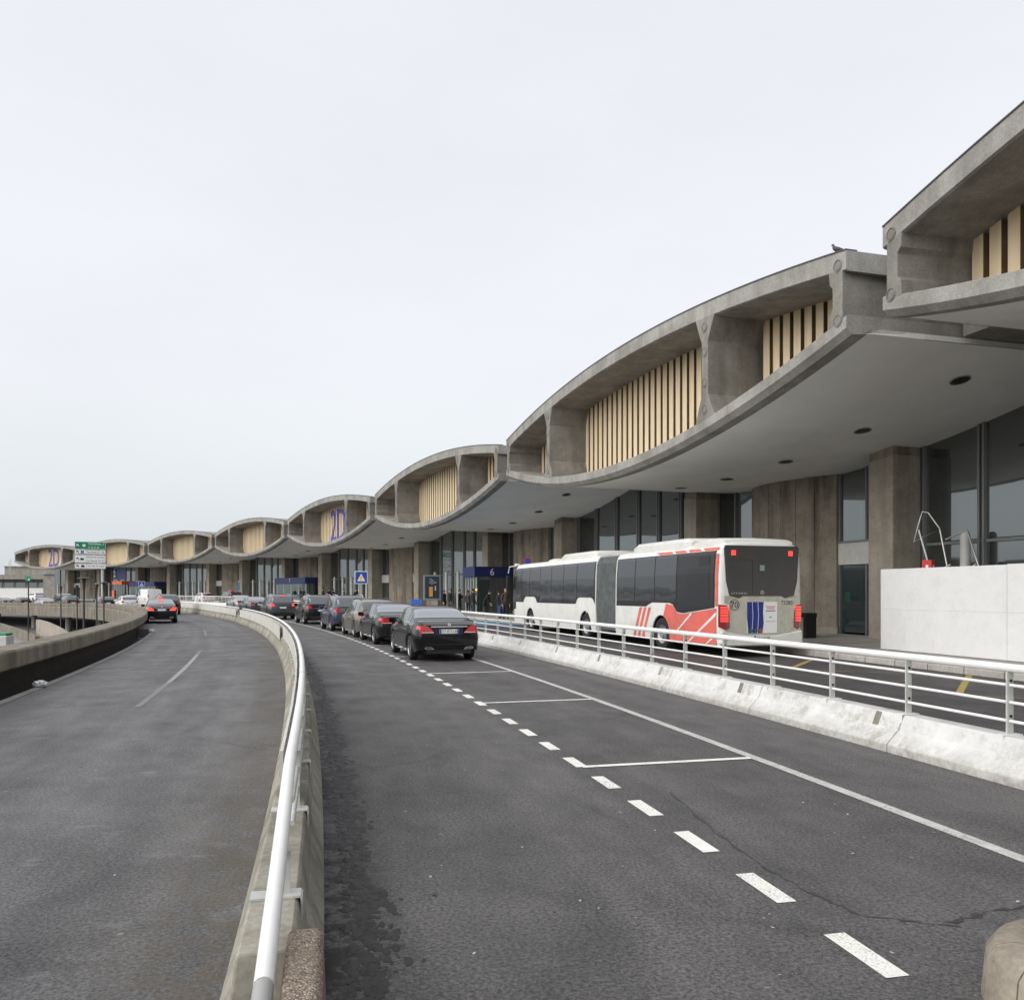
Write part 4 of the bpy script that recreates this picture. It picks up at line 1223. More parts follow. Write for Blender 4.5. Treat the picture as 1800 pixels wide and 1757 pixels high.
def car_meshes(kind, paint, paintkey, lit):
    key = (kind, paintkey, lit)
    if key in CARCACHE: return CARCACHE[key]
    S = SPEC[kind]; L = S['L']; zt, zb, wb, wl = (pchip(S[k]) for k in ('zt', 'zb', 'wb', 'wl'))
    Ra = S['tr'] + 0.055; base = S['base']; g = S['green']
    def zlow(x):
        z = base + 0.10 * max(0, (abs(x) - L/2 + 0.6) / 0.6)
        for xw in S['wx']:
            q = Ra * Ra - (x - xw) ** 2
            if q > 0: z = max(z, S['tr'] + math.sqrt(q))
        return z
    def sect(x):
        b, t, W1, W2, lo = zb(x), zt(x), wb(x), wl(x), zlow(x)
        t = max(t, b + 0.02); h = t - b
        k = min(1.0, h / 0.35)      # how much of a greenhouse there is
        gg = 1 + (g - 1) * k
        m = min(lo + 0.02, b - 0.05)
        pts = [(W2 * 0.955, lo), (W2 * 0.99, m + (b - m) * 0.18), (W2, m + (b - m) * 0.42), (W2 * 0.99, m + (b - m) * 0.62), ((W1 + W2) / 2 + 0.012, m + (b - m) * 0.84),
               (W1, b - 0.015), (W1 - 0.03, b + 0.05 * h + 0.006), (W1 * (0.5 + 0.5 * gg) - 0.015, b + 0.48 * h), (W1 * gg, b + 0.84 * h), (W1 * (gg - 0.07), b + 0.945 * h), (W1 * (gg - 0.22), b + 0.985 * h), (W1 * 0.3, b + 0.999 * h), (0, t)]
        return pts
    def S3(x, v):                    # v runs 0..12 up the half section
        p = sect(x); i = min(int(v), 11); f = v - i
        return Vector((x, p[i][0] * (1 - f) + p[i+1][0] * f, p[i][1] * (1 - f) + p[i+1][1] * f))
    xs = set()
    nst = 34
    for i in range(nst + 1): xs.add(round(-L/2 + L * i / nst, 4))
    for xw in S['wx']:
        for i in range(13): xs.add(round(xw + Ra * math.cos(math.pi * i / 12) * 0.9995, 4))
    for x in list(xs):
        pass
    xs = sorted(xs)
    ys = [xs[0]]
    for x in xs[1:]:
        if x - ys[-1] > 0.012: ys.append(x)
    xs = ys
    mb = MB(); K = 25
    rows = []
    def row(x, kx=1.0, dx=0.0):
        p = sect(x); r = []
        zc = 0.5 * (p[0][1] + p[-1][1])
        full = [(y, z) for y, z in p] + [(-y, z) for y, z in reversed(p[:-1])]
        return [Vector((x + dx, y * kx, zc + (z - zc) * (kx if kx == 1 else 0.5 + 0.5 * kx))) for y, z in full]
    rows.append(row(xs[0], 0.90, -0.055)); rows.append(row(xs[0], 0.965, -0.035))
    for x in xs: rows.append(row(x))
    rows.append(row(xs[-1], 0.93, 0.035)); rows.append(row(xs[-1], 0.8, 0.06))
    vs = [p for r in rows for p in r]; fs = []
    for i in range(len(rows) - 1):
        for j in range(K - 1):
            fs.append((i*K+j, i*K+j+1, (i+1)*K+j+1, (i+1)*K+j))
    n = len(rows)
    for base_i in (0, (n-1)*K):
        for j in range(12):
            a, b_, c, d = base_i+j, base_i+j+1, base_i+K-2-j, base_i+K-1-j
            fs.append((a, b_, c, d) if b_ != c else (a, b_, d))
    mb.add(vs, fs)
    parts = {}
    parts['body'] = mb.mesh('body', paint, 38)
    xr = -L/2 - 0.055                # plane of the tail
    parts['_xr'] = xr
    ub = MB(); ub.box((0, 0, 0.36), (L - 0.5, 1.25, 0.30)); ub.box((0.0, 0, 0.62), (L - 0.9, 1.3, 0.35)); ub.box((xr + 0.16, 0, 0.30), (0.26, 1.2, 0.17))
    parts['underbody'] = ub.mesh('underbody', M_BLACK)
    def patch(x0, x1, v0, v1, sgn, off=0.006, nx=8, nv=5, mat=M_CARG, both=False, nm='p'):
        m = MB(); vs = []
        for i in range(nx + 1):
            x = x0 + (x1 - x0) * i / nx
            for j in range(nv + 1):
                v = v0 + (v1 - v0) * j / nv
                p = S3(x, v)
                du = S3(min(x + 0.02, L/2), v) - S3(max(x - 0.02, -L/2), v); dv = S3(x, min(v + 0.1, 12)) - S3(x, max(v - 0.1, 0))
                nn = du.cross(dv)
                if nn.length < 1e-9: nn = Vector((0, 0, 1))
                nn.normalize()
                if nn.y < -0.01 or (abs(nn.y) <= 0.01 and nn.z < 0): nn = -nn
                q = p + nn * off
                vs.append(Vector((q.x, q.y * sgn, q.z)))
        k = nv + 1
        m.add(vs, [(i*k+j, i*k+j+1, (i+1)*k+j+1, (i+1)*k+j) for i in range(nx) for j in range(nv)])
        return m
    def both(x0, x1, v0, v1, nx, nv, mat, name, off=0.006):
        a = patch(x0, x1, v0, v1, 1, off, nx, nv); b = patch(x0, x1, v0, v1, -1, off, nx, nv)
        a.add(b.v, b.f)
        return a.mesh(name, mat, 30)
    parts['windows'] = []
    for x0, x1 in S['side']:
        for sgn in (1, -1):
            parts['windows'].append(('side_window', patch(x0, x1, 6.25, 8.15, sgn, nx=6, nv=4).mesh('side_window', M_CARG, 30)))
    if S['rear']: parts['windows'].append(('rear_window', both(S['rear'][0], S['rear'][1], 8.25 if kind == 'sedan' else 8.05, 12, 8, 8, M_CARGL if kind == 'sedan' else M_CARG, 'rear_window')))
    parts['windows'].append(('windscreen', both(S['front'][0], S['front'][1], 8.2, 12, 8, 8, M_CARG, 'windscreen')))
    # dark shoulder between windows
    parts['trim'] = []
    for x0, x1 in zip([s[1] for s in S['side'][:-1]], [s[0] for s in S['side'][1:]]):
        for sgn in (1, -1): parts['trim'].append(('window_pillar', patch(x0, x1, 6.25, 8.15, sgn, off=0.004, nx=2, nv=4).mesh('window_pillar', M_BLACK, 30)))
    sx0, sx1 = S['side'][0][0] - 0.05, S['side'][-1][1] + 0.05
    for sgn in (1, -1): parts['trim'].append(('chrome_strip', patch(sx0, sx1, 6.02, 6.16, sgn, off=0.010, nx=12, nv=1).mesh('chrome_strip', M_CHROME if kind in ('sedan', 'wagon') else M_BLACK, 30)))
    if kind in ('sedan',):
        for sgn in (1, -1): parts['trim'].append(('sill_strip', patch(S['wx'][0] + Ra + .03, S['wx'][1] - Ra - .03, 0.30, 0.55, sgn, off=0.008, nx=8, nv=1).mesh('sill_strip', M_CHROME, 30)))
    # door shut lines
    for xd in (S['side'][-1][1] - 0.02, S['side'][-1][0] - 0.03, (S['side'][-2][0] if len(S['side']) > 1 else -0.3)):
        for sgn in (1, -1):
            if abs(xd - S['wx'][0]) > Ra + 0.03 or True:
                parts['trim'].append(('shut_line', patch(xd, xd + 0.008, 2.2 if abs(xd - S['wx'][0]) < Ra + .1 else 0.9, 5.8, sgn, off=0.002, nx=1, nv=8).mesh('shut_line', M_BLACK)))
    # lamps and tail
    TL = M_TAILON if lit else M_TAIL
    lamps = []
    def tailpiece(poly, x0, depth, mat, nm):
        m = MB(); m.prism(poly, lambda a, b, c: Vector((x0 + c, a, b)), depth); return (nm, m.mesh(nm, mat))
    for s in (1, -1):
        if kind == 'sedan':
            # lamp wraps round the corner: patch on the flank and a face on the tail
            m = MB()
            zc = [(0.76, 0.80), (0.80, 0.78), (0.93, 0.70), (0.955, 0.66)]
            poly = [(0.40, 0.755), (0.755, 0.755), (0.775, 0.80), (0.745, 0.955), (0.66, 0.965), (0.56, 0.935), (0.47, 0.85)]
            m = bent_prism([(a * s, b) for a, b in poly], 0.70, 0.6, xr - 0.012, 0.12)
            lamps.append(('tail_lamp', m.mesh('tail_lamp', TL)))
            lamps.append(('tail_lamp', patch(-L/2 + 0.0, -L/2 + 0.26, 4.15, 5.35, s, off=0.008, nx=4, nv=3).mesh('tail_lamp', TL, 30)))
            m = MB(); m.box((xr - 0.008, s * 0.57, 0.775), (0.03, 0.30, 0.014)); lamps.append(('lamp_strip', m.mesh('lamp_strip', M_RAIL)))
            ex = [(s * 0.40, 0.33), (s * 0.62, 0.335), (s * 0.66, 0.365), (s * 0.62, 0.395), (s * 0.46, 0.39)]
            lamps.append(tailpiece(ex, xr - 0.012, 0.1, M_CHROME, 'exhaust_trim'))
            ex2 = [(s * 0.43, 0.345), (s * 0.615, 0.348), (s * 0.64, 0.365), (s * 0.61, 0.382), (s * 0.47, 0.378)]
            lamps.append(tailpiece(ex2, xr - 0.016, 0.1, M_BLACK, 'exhaust'))
        elif kind in ('suv', 'minivan'):
            poly = [(0.56, .90), (.79, .90), (.80, .98), (.78, 1.10), (.60, 1.06)]
            m = bent_prism([(a * s, b) for a, b in poly], .73, .6, xr - .012, 0.16); lamps.append(('tail_lamp', m.mesh('tail_lamp', TL)))
            lamps.append(('tail_lamp', patch(-L/2, -L/2 + 0.22, 4.1, 5.6, s, off=0.008, nx=4, nv=3).mesh('tail_lamp', TL, 30)))
        elif kind in ('hatch', 'wagon'):
            poly = [(0.50, .86), (.75, .84), (.77, .95), (.70, 1.02), (.56, .98)]
            m = bent_prism([(a * s, b) for a, b in poly], .69, .6, xr - .012, 0.16); lamps.append(('tail_lamp', m.mesh('tail_lamp', TL)))
            lamps.append(('tail_lamp', patch(-L/2, -L/2 + 0.24, 4.1, 5.5, s, off=0.008, nx=4, nv=3).mesh('tail_lamp', TL, 30)))
        else:
            m = MB(); m.box((xr + 0.03, s * 0.83, 1.05), (0.08, 0.12, 0.42)); lamps.append(('tail_lamp', m.mesh('tail_lamp', TL)))
        m = MB(); m.prism([(s * a, b) for a, b in ((.42, .60), (.60, .60), (.62, .70), (.45, .72))], lambda a, b, c: Vector((L/2 + 0.02 + c - (abs(a) - .4) * .25, a, b)), 0.06); lamps.append(('headlamp', m.mesh('headlamp', M_PLATE)))
    if lit:
        m = MB(); zz = {'sedan': 1.30, 'hatch': 1.42, 'suv': 1.60, 'minivan': 1.6, 'wagon': 1.5, 'van': 1.9}[kind]
        xx = {'sedan': -1.10, 'hatch': -1.64, 'suv': -1.92, 'minivan': -1.92, 'wagon': -2.0, 'van': -2.45}[kind]
        m.box((xx - 0.02, 0, zz), (0.05, 0.34, 0.035)); lamps.append(('brake_lamp', m.mesh('brake_lamp', M_TAILON)))
    pz = {'sedan': 0.80, 'hatch': 0.76, 'suv': 0.80, 'minivan': 0.8, 'wagon': 0.82, 'van': 0.72}[kind]
    m = MB(); m.box((xr - 0.012, 0, pz), (0.018, 0.52, 0.112)); plate = m.mesh('number_plate', M_PLATE)
    m = MB()
    for s in (1, -1): m.box((xr - 0.014, s * 0.235, pz), (0.018, 0.045, 0.108))
    pblue = m.mesh('plate_band', M_PBLUE)
    parts['plate'] = plate; parts['pblue'] = pblue
    # bumper seam / recess
    if kind == 'sedan':
        m = MB(); m.box((xr - 0.004, 0, 0.925), (0.03, 0.98, 0.026)); lamps.append(('boot_chrome', m.mesh('boot_chrome', M_CHROME)))
        m = MB(); m.box((xr - 0.002, 0, 0.80), (0.012, 0.74, 0.19)); lamps.append(('plate_recess', m.mesh('plate_recess', M_BLACK)))
        m = MB(); m.lathe([(0.0, 0), (0.046, 0), (0.046, .012), (0.036, .012), (.036, .004), (0, .004)], (0, 0, 0), 'Z', 18)
        for a in (math.pi/2, math.pi/2 + 2.094, math.pi/2 + 4.189): m.tube((0, 0, .008), (math.cos(a)*.038, math.sin(a)*.038, .008), .005, 6)
        mm = MB(); mm.v = [(xr - 0.012 - z, -x, 0.985 + y * 0.85) for x, y, z in m.v]; mm.f = m.f; mm.m = m.m
        lamps.append(('badge', mm.mesh('badge', M_CHROME)))
        poly = [(-.62, .45), (.62, .45), (.50, .47), (-.50, .47)]
        lamps.append(tailpiece(poly, xr - 0.004, 0.05, M_BLACK, 'bumper_vent'))
    elif kind != 'van':
        m = MB(); m.box((xr + 0.01, 0, 0.40), (0.05, 1.30, 0.16)); lamps.append(('bumper_insert', m.mesh('bumper_insert', M_BLACK)))
        if kind in ('suv', 'wagon', 'minivan'):
            m = MB(); m.box((xr - 0.0, 0, 0.925), (0.03, 0.8, 0.025)); lamps.append(('tailgate_strip', m.mesh('tailgate_strip', M_CHROME)))
            for s in (1, -1):
                yb = s * 0.60; lamps.append(('roof_rail', MB().path([(-1.7, yb, zt(-1.7) - .04), (-1.5, yb, zt(-1.5) + .03), (-.6, yb, zt(-.6) + .035), (.1, yb, zt(.1) + .02), (.3, yb, zt(.3) - .05)], .018, 6).mesh('roof_rail', M_CHROME if kind == 'suv' else M_BLACK, 50)))
    else:
        m = MB(); m.box((xr - 0.003, 0, 1.25), (0.012, 0.012, 1.2)); lamps.append(('door_seam', m.mesh('door_seam', M_BLACK)))
        m = MB(); m.box((xr + 0.0, 0, 0.42), (0.09, 1.7, 0.18)); lamps.append(('bumper', m.mesh('bumper', M_DARKM)))
    parts['lamps'] = lamps
    for s in (1, -1):
        m = MB(); x = S['front'][1] - 0.22; y = wb(x) + 0.11
        m.prism([(-.05, -.075), (.05, -.06), (.07, .05), (-.03, .075), (-.06, .05)], lambda a, b, c: Vector((x + a, s * (y - 0.08 + c), zb(x) + 0.10 + b)), 0.19)
        m.box((x, s * (y - 0.1), zb(x) + 0.06), (0.05, 0.1, 0.03))
        parts['trim'].append(('door_mirror', m.mesh('door_mirror', paint if kind != 'van' else M_BLACK)))
    # wheel
    R = S['tr']; m = MB()
    m.lathe([(R*.66, .105), (R*.80, .112), (R*.95, .10), (R, .07), (R, -.07), (R*.95, -.10), (R*.66, -.10)], (0, 0, 0), 'Y', 24)
    tyre = m.mesh('tyre', M_TYRE, 40)
    m = MB()
    m.lathe([(R*.68, .10), (R*.66, .088), (R*.60, .08), (R*.60, -.05)], (0, 0, 0), 'Y', 24)
    m.lathe([(0.0, .085), (.035, .083), (.06, .075), (.06, .02)], (0, 0, 0), 'Y', 12)
    for i in range(5):
        a = 2 * math.pi * i / 5
        for da in (-0.16, 0.16):
            c, s_ = math.cos(a + da * 0.6), math.sin(a + da * 0.6)
            c2, s2 = math.cos(a + da * 1.5), math.sin(a + da * 1.5)
            q0 = Vector((c * .045, .070, s_ * .045)); q1 = Vector((c2 * R * .64, .082, s2 * R * .64)); w_ = Vector((-s_, 0, c)) * .016
            m.add([q0 - w_, q0 + w_, q1 + w_, q1 - w_] + [p - Vector((0, .03, 0)) for p in (q0 - w_, q0 + w_, q1 + w_, q1 - w_)], BOXF)
    m.lathe([(0, -.03), (R*.62, -.03)], (0, 0, 0), 'Y', 20, 1)
    rim = m.mesh('rim', [M_RIM, M_BLACK], 30)
    parts['wheel'] = (tyre, rim, S['wx'], R, wl)
    CARCACHE[key] = parts
    return parts
def make_car(kind, paint, key, p, heading, label, group, lit=False, plate=None, roof=None, name='car'):
    """heading: direction of travel, radians from +X"""
    P = car_meshes(kind, paint, key, lit)
    e = empty(name, p, heading); tag(e, label, 'van' if kind == 'van' else 'car', group)
    body = link('body', P['body'], e)
    link('underbody', P['underbody'], e)
    for nm, me in P['windows']: link(nm, me, e)
    for nm, me in P['trim']: link(nm, me, e)
    for nm, me in P['lamps']: link(nm, me, e)
    pl = link('number_plate', P['plate'], e); link('plate_band', P['pblue'], pl)
    if plate:
        xr = P['_xr']; pz = {'sedan': 0.80}.get(kind, 0.8)
        put_text(plate, 'plate_lettering', M_BLACK, pl, (xr - 0.022, 0, pz), (0, -1, 0), (0, 0, 1), wd=0.40, ht=0.075, off=0.001)
    ty, rm, wx, R, wl = P['wheel']
    for x in wx:
        for s in (1, -1):
            o = link('wheel', ty, e); o.location = (x, s * (wl(x) - 0.125), R)
            if s < 0: o.rotation_euler = (0, 0, math.pi)
            link('rim', rm, o)
    if roof:
        m = MB(); z = max(q[1] for q in SPEC[kind]['zt'])
        m.prism([(-.12, 0), (.12, 0), (.09, .09), (-.09, .09)], lambda a, b, c: Vector((-0.05 + c, a, z + .0 + b)), 0.09)
        m.build('taxi_light', roof, e)
        m = MB(); m.box((0.01, 0, z - 0.02), (0.16, 0.4, 0.03)); m.build('taxi_light_foot', M_BLACK, e)
    return e
def paint(name, col, metal=0.4, rough=0.3):
    if name in MATS: return MATS[name]
    t = NT(name); t.set(col, rough, metal, 0.15); t.b.inputs['Coat Weight'].default_value = 0.8; t.b.inputs['Coat IOR'].default_value = 1.33; t.b.inputs['Coat Roughness'].default_value = 0.04
    MATS[name] = t.m
    return t.m
PBLK = paint('black_paint', (0.004, 0.004, 0.0045), 0.0); PBROWN = paint('bronze_paint', (0.20, 0.18, 0.15), 0.5); PBLUE = paint('slate_blue_paint', (0.05, 0.062, 0.095), 0.4)
PDARK = paint('charcoal_paint', (0.011, 0.011, 0.012), 0.1); PGREY = paint('grey_paint', (0.10, 0.105, 0.115), 0.6); PSILV = paint('silver_paint', (0.42, 0.43, 0.44), 0.7); PWHITE = paint('white_paint', (0.72, 0.72, 0.71), 0.0)
PGREEN = paint('grey_green_paint', (0.055, 0.06, 0.055), 0.4)
def on_arc(r, ph, zf=zr): return pol(r, ph, zf(ph)), R_(ph + 90)
QG = 'cars queuing in the taxi lane'
def rear_to_centre(x, y, r, kind):   # rear-left wheel seen at x, y -> centre of the car on radius r
    S = SPEC[kind]; p = gnd(x, y); ph = math.degrees(math.atan2(p.y - CY, p.x - CX))
    return ph + math.degrees((-S['wx'][0]) / r)
queue = [
 ('sedan', PBLK, 'blk', 719, 1159, 245.62, 'glossy black saloon with blue-banded plate at the tail of the taxi queue', False, 'DT-873-LB', None),
 ('sedan', PDARK, 'drk', 655, 1132, 245.66, 'black saloon second from the tail of the taxi queue', False, None, None),
 ('wagon', PBROWN, 'brn', 624, 1120, 245.65, 'bronze grey estate car between a black saloon and a blue off-roader', False, None, None),
 ('suv', PBLUE, 'blu', 575, 1108.5, 245.6, 'slate blue off-roader with roof rails behind the bronze estate', False, None, None),
 ('suv', PDARK, 'drk', 530, 1096.5, 245.62, 'black people carrier behind the slate blue off-roader', False, None, None),
]
for kind, pt, key, x, y, r, lab, lit, plate, roof in queue:
    ph = rear_to_centre(x, y, r, kind)
    p, h = on_arc(r, ph)
    make_car(kind, pt, key, p, h, lab, QG, lit, plate, roof)
def car_px(kind, pt, key, x, r, lab, group, lit=False, roof=None, zf=zr, turn=0.0, name='car'):
    ph = phi_at(x, r); p, h = on_arc(r, ph, zf)
    return make_car(kind, pt, key, p, h + turn, lab, group, lit, None, roof, name)
car_px('suv', PGREY, 'gry', 487, 244.9, 'grey off-roader with both brake lights lit in the taxi lane', QG, True)
car_px('hatch', PSILV, 'slv', 512, 250.5, 'silver car in the bus lane seen between two dark off-roaders', 'cars further along the kerb')
car_px('sedan', PGREY, 'gry2', 447, 245.4, 'grey saloon ahead of the braking off-roader in the taxi lane', QG)
car_px('sedan', PSILV, 'slv', 422, 246.0, 'silver saloon with red tail lamp behind the gap in the barrier', QG)
car_px('suv', PBLK, 'blk', 405, 252.6, 'black taxi off-roader with red roof light near the doors', 'cars further along the kerb', True, M_TAILON)
car_px('hatch', PWHITE, 'wht', 357, 251.0, 'white and black hatchback by the kerb beyond the white railing', 'cars further along the kerb', True)
car_px('van', PWHITE, 'wht', 262, 246.0, 'white panel van parked under the blue crossing sign', 'cars further along the kerb', name='van')
car_px('sedan', PDARK, 'drk', 112, 247.0, 'dark saloon half hidden behind the black off-roader', 'cars further along the kerb')
car_px('hatch', PWHITE, 'wht2', 62, 246.0, 'white car half hidden behind the silver saloon', 'cars further along the kerb')
RG = 'cars driving along the ramp'
p, h = on_arc(237.25, 24.4 + math.degrees(2.2 / 237.5), zl)
make_car('sedan', PBLK, 'blk', p, h, 'black saloon taxi with brake lights lit driving up the ramp', RG, True, None, M_TAILON)
car_px('minivan', PGREEN, 'grn', 292, 239.1, 'dark grey-green people carrier just ahead of the black taxi', RG, zf=zl)
car_px('hatch', PWHITE, 'wht', 222, 238.2, 'small white hatchback beside the bend of the parapet', RG, zf=zl)
car_px('hatch', PDARK, 'drk', 184, 238.4, 'dark hatchback behind the direction sign pole', RG, zf=zl)
car_px('suv', PBLK, 'blk', 121, 238.4, 'black off-roader between two lamp posts on the ramp', RG, zf=zl)
car_px('sedan', PSILV, 'slv', 77, 238.3, 'silver saloon behind the far part of the parapet', RG, zf=zl)
car_px('hatch', PDARK, 'drk', 38, 238.3, 'dark grey hatchback ahead of the silver saloon on the ramp', RG, zf=zl)
car_px('sedan', PBLUE, 'blu', 6, 238.3, 'dark blue saloon at the left edge of the picture', RG, zf=zl)

# ================================================================== ARTICULATED BUS
A0 = Vector((5.36, 21.2, 0.12)); A1 = Vector((-0.05, 38.75, 0.12))
bd = (A1 - A0).normalized(); bl = 18.1
bus = empty('articulated_bus', A0 + bd * 9 + Vector((bd.y, -bd.x, 0)) * 1.275, math.atan2(bd.y, bd.x))
tag(bus, 'white articulated city bus with red tail stripes standing in the bus lane', 'bus')
# local frame: x forward from -9 (tail) to 9.1 (nose), +y is the road side
HW = 1.275
AX = (-9 + 3.25, -9 + 9.15, -9 + 15.5); WR = 0.48; AR = 0.56
def bzlow(x):
    z = 0.30
    for a in AX:
        q = AR * AR - (x - a) ** 2
        if q > 0: z = max(z, WR + math.sqrt(q) - 0.02)
    return z
def bus_shell(x0, x1, cap0, cap1, name):
    xs = [x0 + (x1 - x0) * i / 24 for i in range(25)]
    for a in AX:
        if x0 < a < x1: xs += [a + AR * 0.999 * math.cos(math.pi * i / 14) for i in range(15)]
    xs = sorted(xs); keep = [xs[0]]
    for x in xs[1:]:
        if x - keep[-1] > 0.01: keep.append(x)
    def sec(x, sh=0.0, dz=0.0):
        lo = bzlow(x); w_ = HW - sh
        half = [(w_ - .03, lo), (w_, max(lo + .02, .45)), (w_, max(lo + .04, 1.3)), (w_ - .012, 2.2), (w_ - .05, 2.72), (w_ - .10, 2.86), (w_ - .20, 2.97), (w_ - .45, 3.02 - dz), (0, 3.04 - dz)]
        return [Vector((x, y, z)) for y, z in half] + [Vector((x, -y, z)) for y, z in reversed(half[:-1])]
    rows = []
    if cap0: 
        for dx, sh in ((-.0, .16), (.03, .06), (.09, .015)): rows.append([Vector((x0 + dx, p.y * (1 - sh / HW), p.z - (sh * .5 if p.z > 2 else 0))) for p in sec(x0 + .2)])
    for x in keep:
        if cap0 and x < x0 + 0.14: continue
        if cap1 and x > x1 - 0.3: continue
        rows.append(sec(x))
    if cap1:
        for dx, sh in ((-.25, .01), (-.10, .07), (0, .2)): rows.append([Vector((x1 + dx - (.12 if p.z > 2 else 0), p.y * (1 - sh / HW), p.z - (sh * .5 if p.z > 2 else 0))) for p in sec(x1 - .2)])
    K = len(rows[0]); mb = MB(); fs = []
    for i in range(len(rows) - 1):
        for j in range(K - 1): fs.append((i*K+j, i*K+j+1, (i+1)*K+j+1, (i+1)*K+j))
    for b in (0, (len(rows) - 1) * K):
        for j in range(K // 2):
            q = (b+j, b+j+1, b+K-2-j, b+K-1-j)
            fs.append(q if q[1] != q[2] else (q[0], q[1], q[3]))
    mb.add([p for r in rows for p in r], fs)
    return mb.build(name, M_BUSW, bus, smooth=40)
rear_body = bus_shell(-9.0, -2.55, True, False, 'rear_section')
front_body = bus_shell(-0.85, 9.1, False, True, 'front_section')
m = MB(); m.box((-5.8, 0, .55), (6.0, 1.7, .4)); m.box((4, 0, .55), (9.4, 1.7, .4)); m.build('chassis', M_BLACK, bus)
# bellows: pleated
m = MB(); rows = []; n = 28
for i in range(n + 1):
    x = -2.55 + 1.7 * i / n; o_ = -0.045 if i % 2 else 0.0
    half = [(HW - .06 + o_, .42), (HW - .02 + o_, 1.4), (HW - .06 + o_, 2.7), (HW - .2 + o_, 2.93 + o_), (0, 2.98 + o_)]
    rows.append([Vector((x, y, z)) for y, z in half] + [Vector((x, -y, z)) for y, z in reversed(half[:-1])])
K = len(rows[0])
m.add([p for r in rows for p in r], [(i*K+j, i*K+j+1, (i+1)*K+j+1, (i+1)*K+j) for i in range(n) for j in range(K - 1)])
m.build('bellows', M_BELLOW, bus)
# side glazing panes: dark band
def side_y(z): 
    if z < 1.3: return HW
    if z < 2.2: return HW - .012 * (z - 1.3) / .9
    if z < 2.72: return HW - .012 - .038 * (z - 2.2) / .52
    return HW - .05 - .05 * (z - 2.72) / .14
def side_poly(poly, mat, name, parent, off=0.006, s=1, sub=True):
    """flat-ish panel following the side wall; poly [(x, z)]"""
    zs = [2.2, 2.72]
    bm = bmesh.new()
    vs = [bm.verts.new((x, 0, z)) for x, z in poly]
    f = bm.faces.new(vs)
    for zc in (1.3, 2.2, 2.72):
        bmesh.ops.bisect_plane(bm, geom=bm.verts[:] + bm.edges[:] + bm.faces[:], plane_co=(0, 0, zc), plane_no=(0, 0, 1))
    bmesh.ops.triangulate(bm, faces=bm.faces[:])
    for v in bm.verts: v.co.y = s * (side_y(v.co.z) + off)
    bmesh.ops.recalc_face_normals(bm, faces=bm.faces)
    me = bpy.data.meshes.new(name); bm.to_mesh(me); bm.free(); me.materials.append(mat)
    if me.polygons[0].normal.y * s < 0: me.flip_normals()
    return link(name, me, parent)
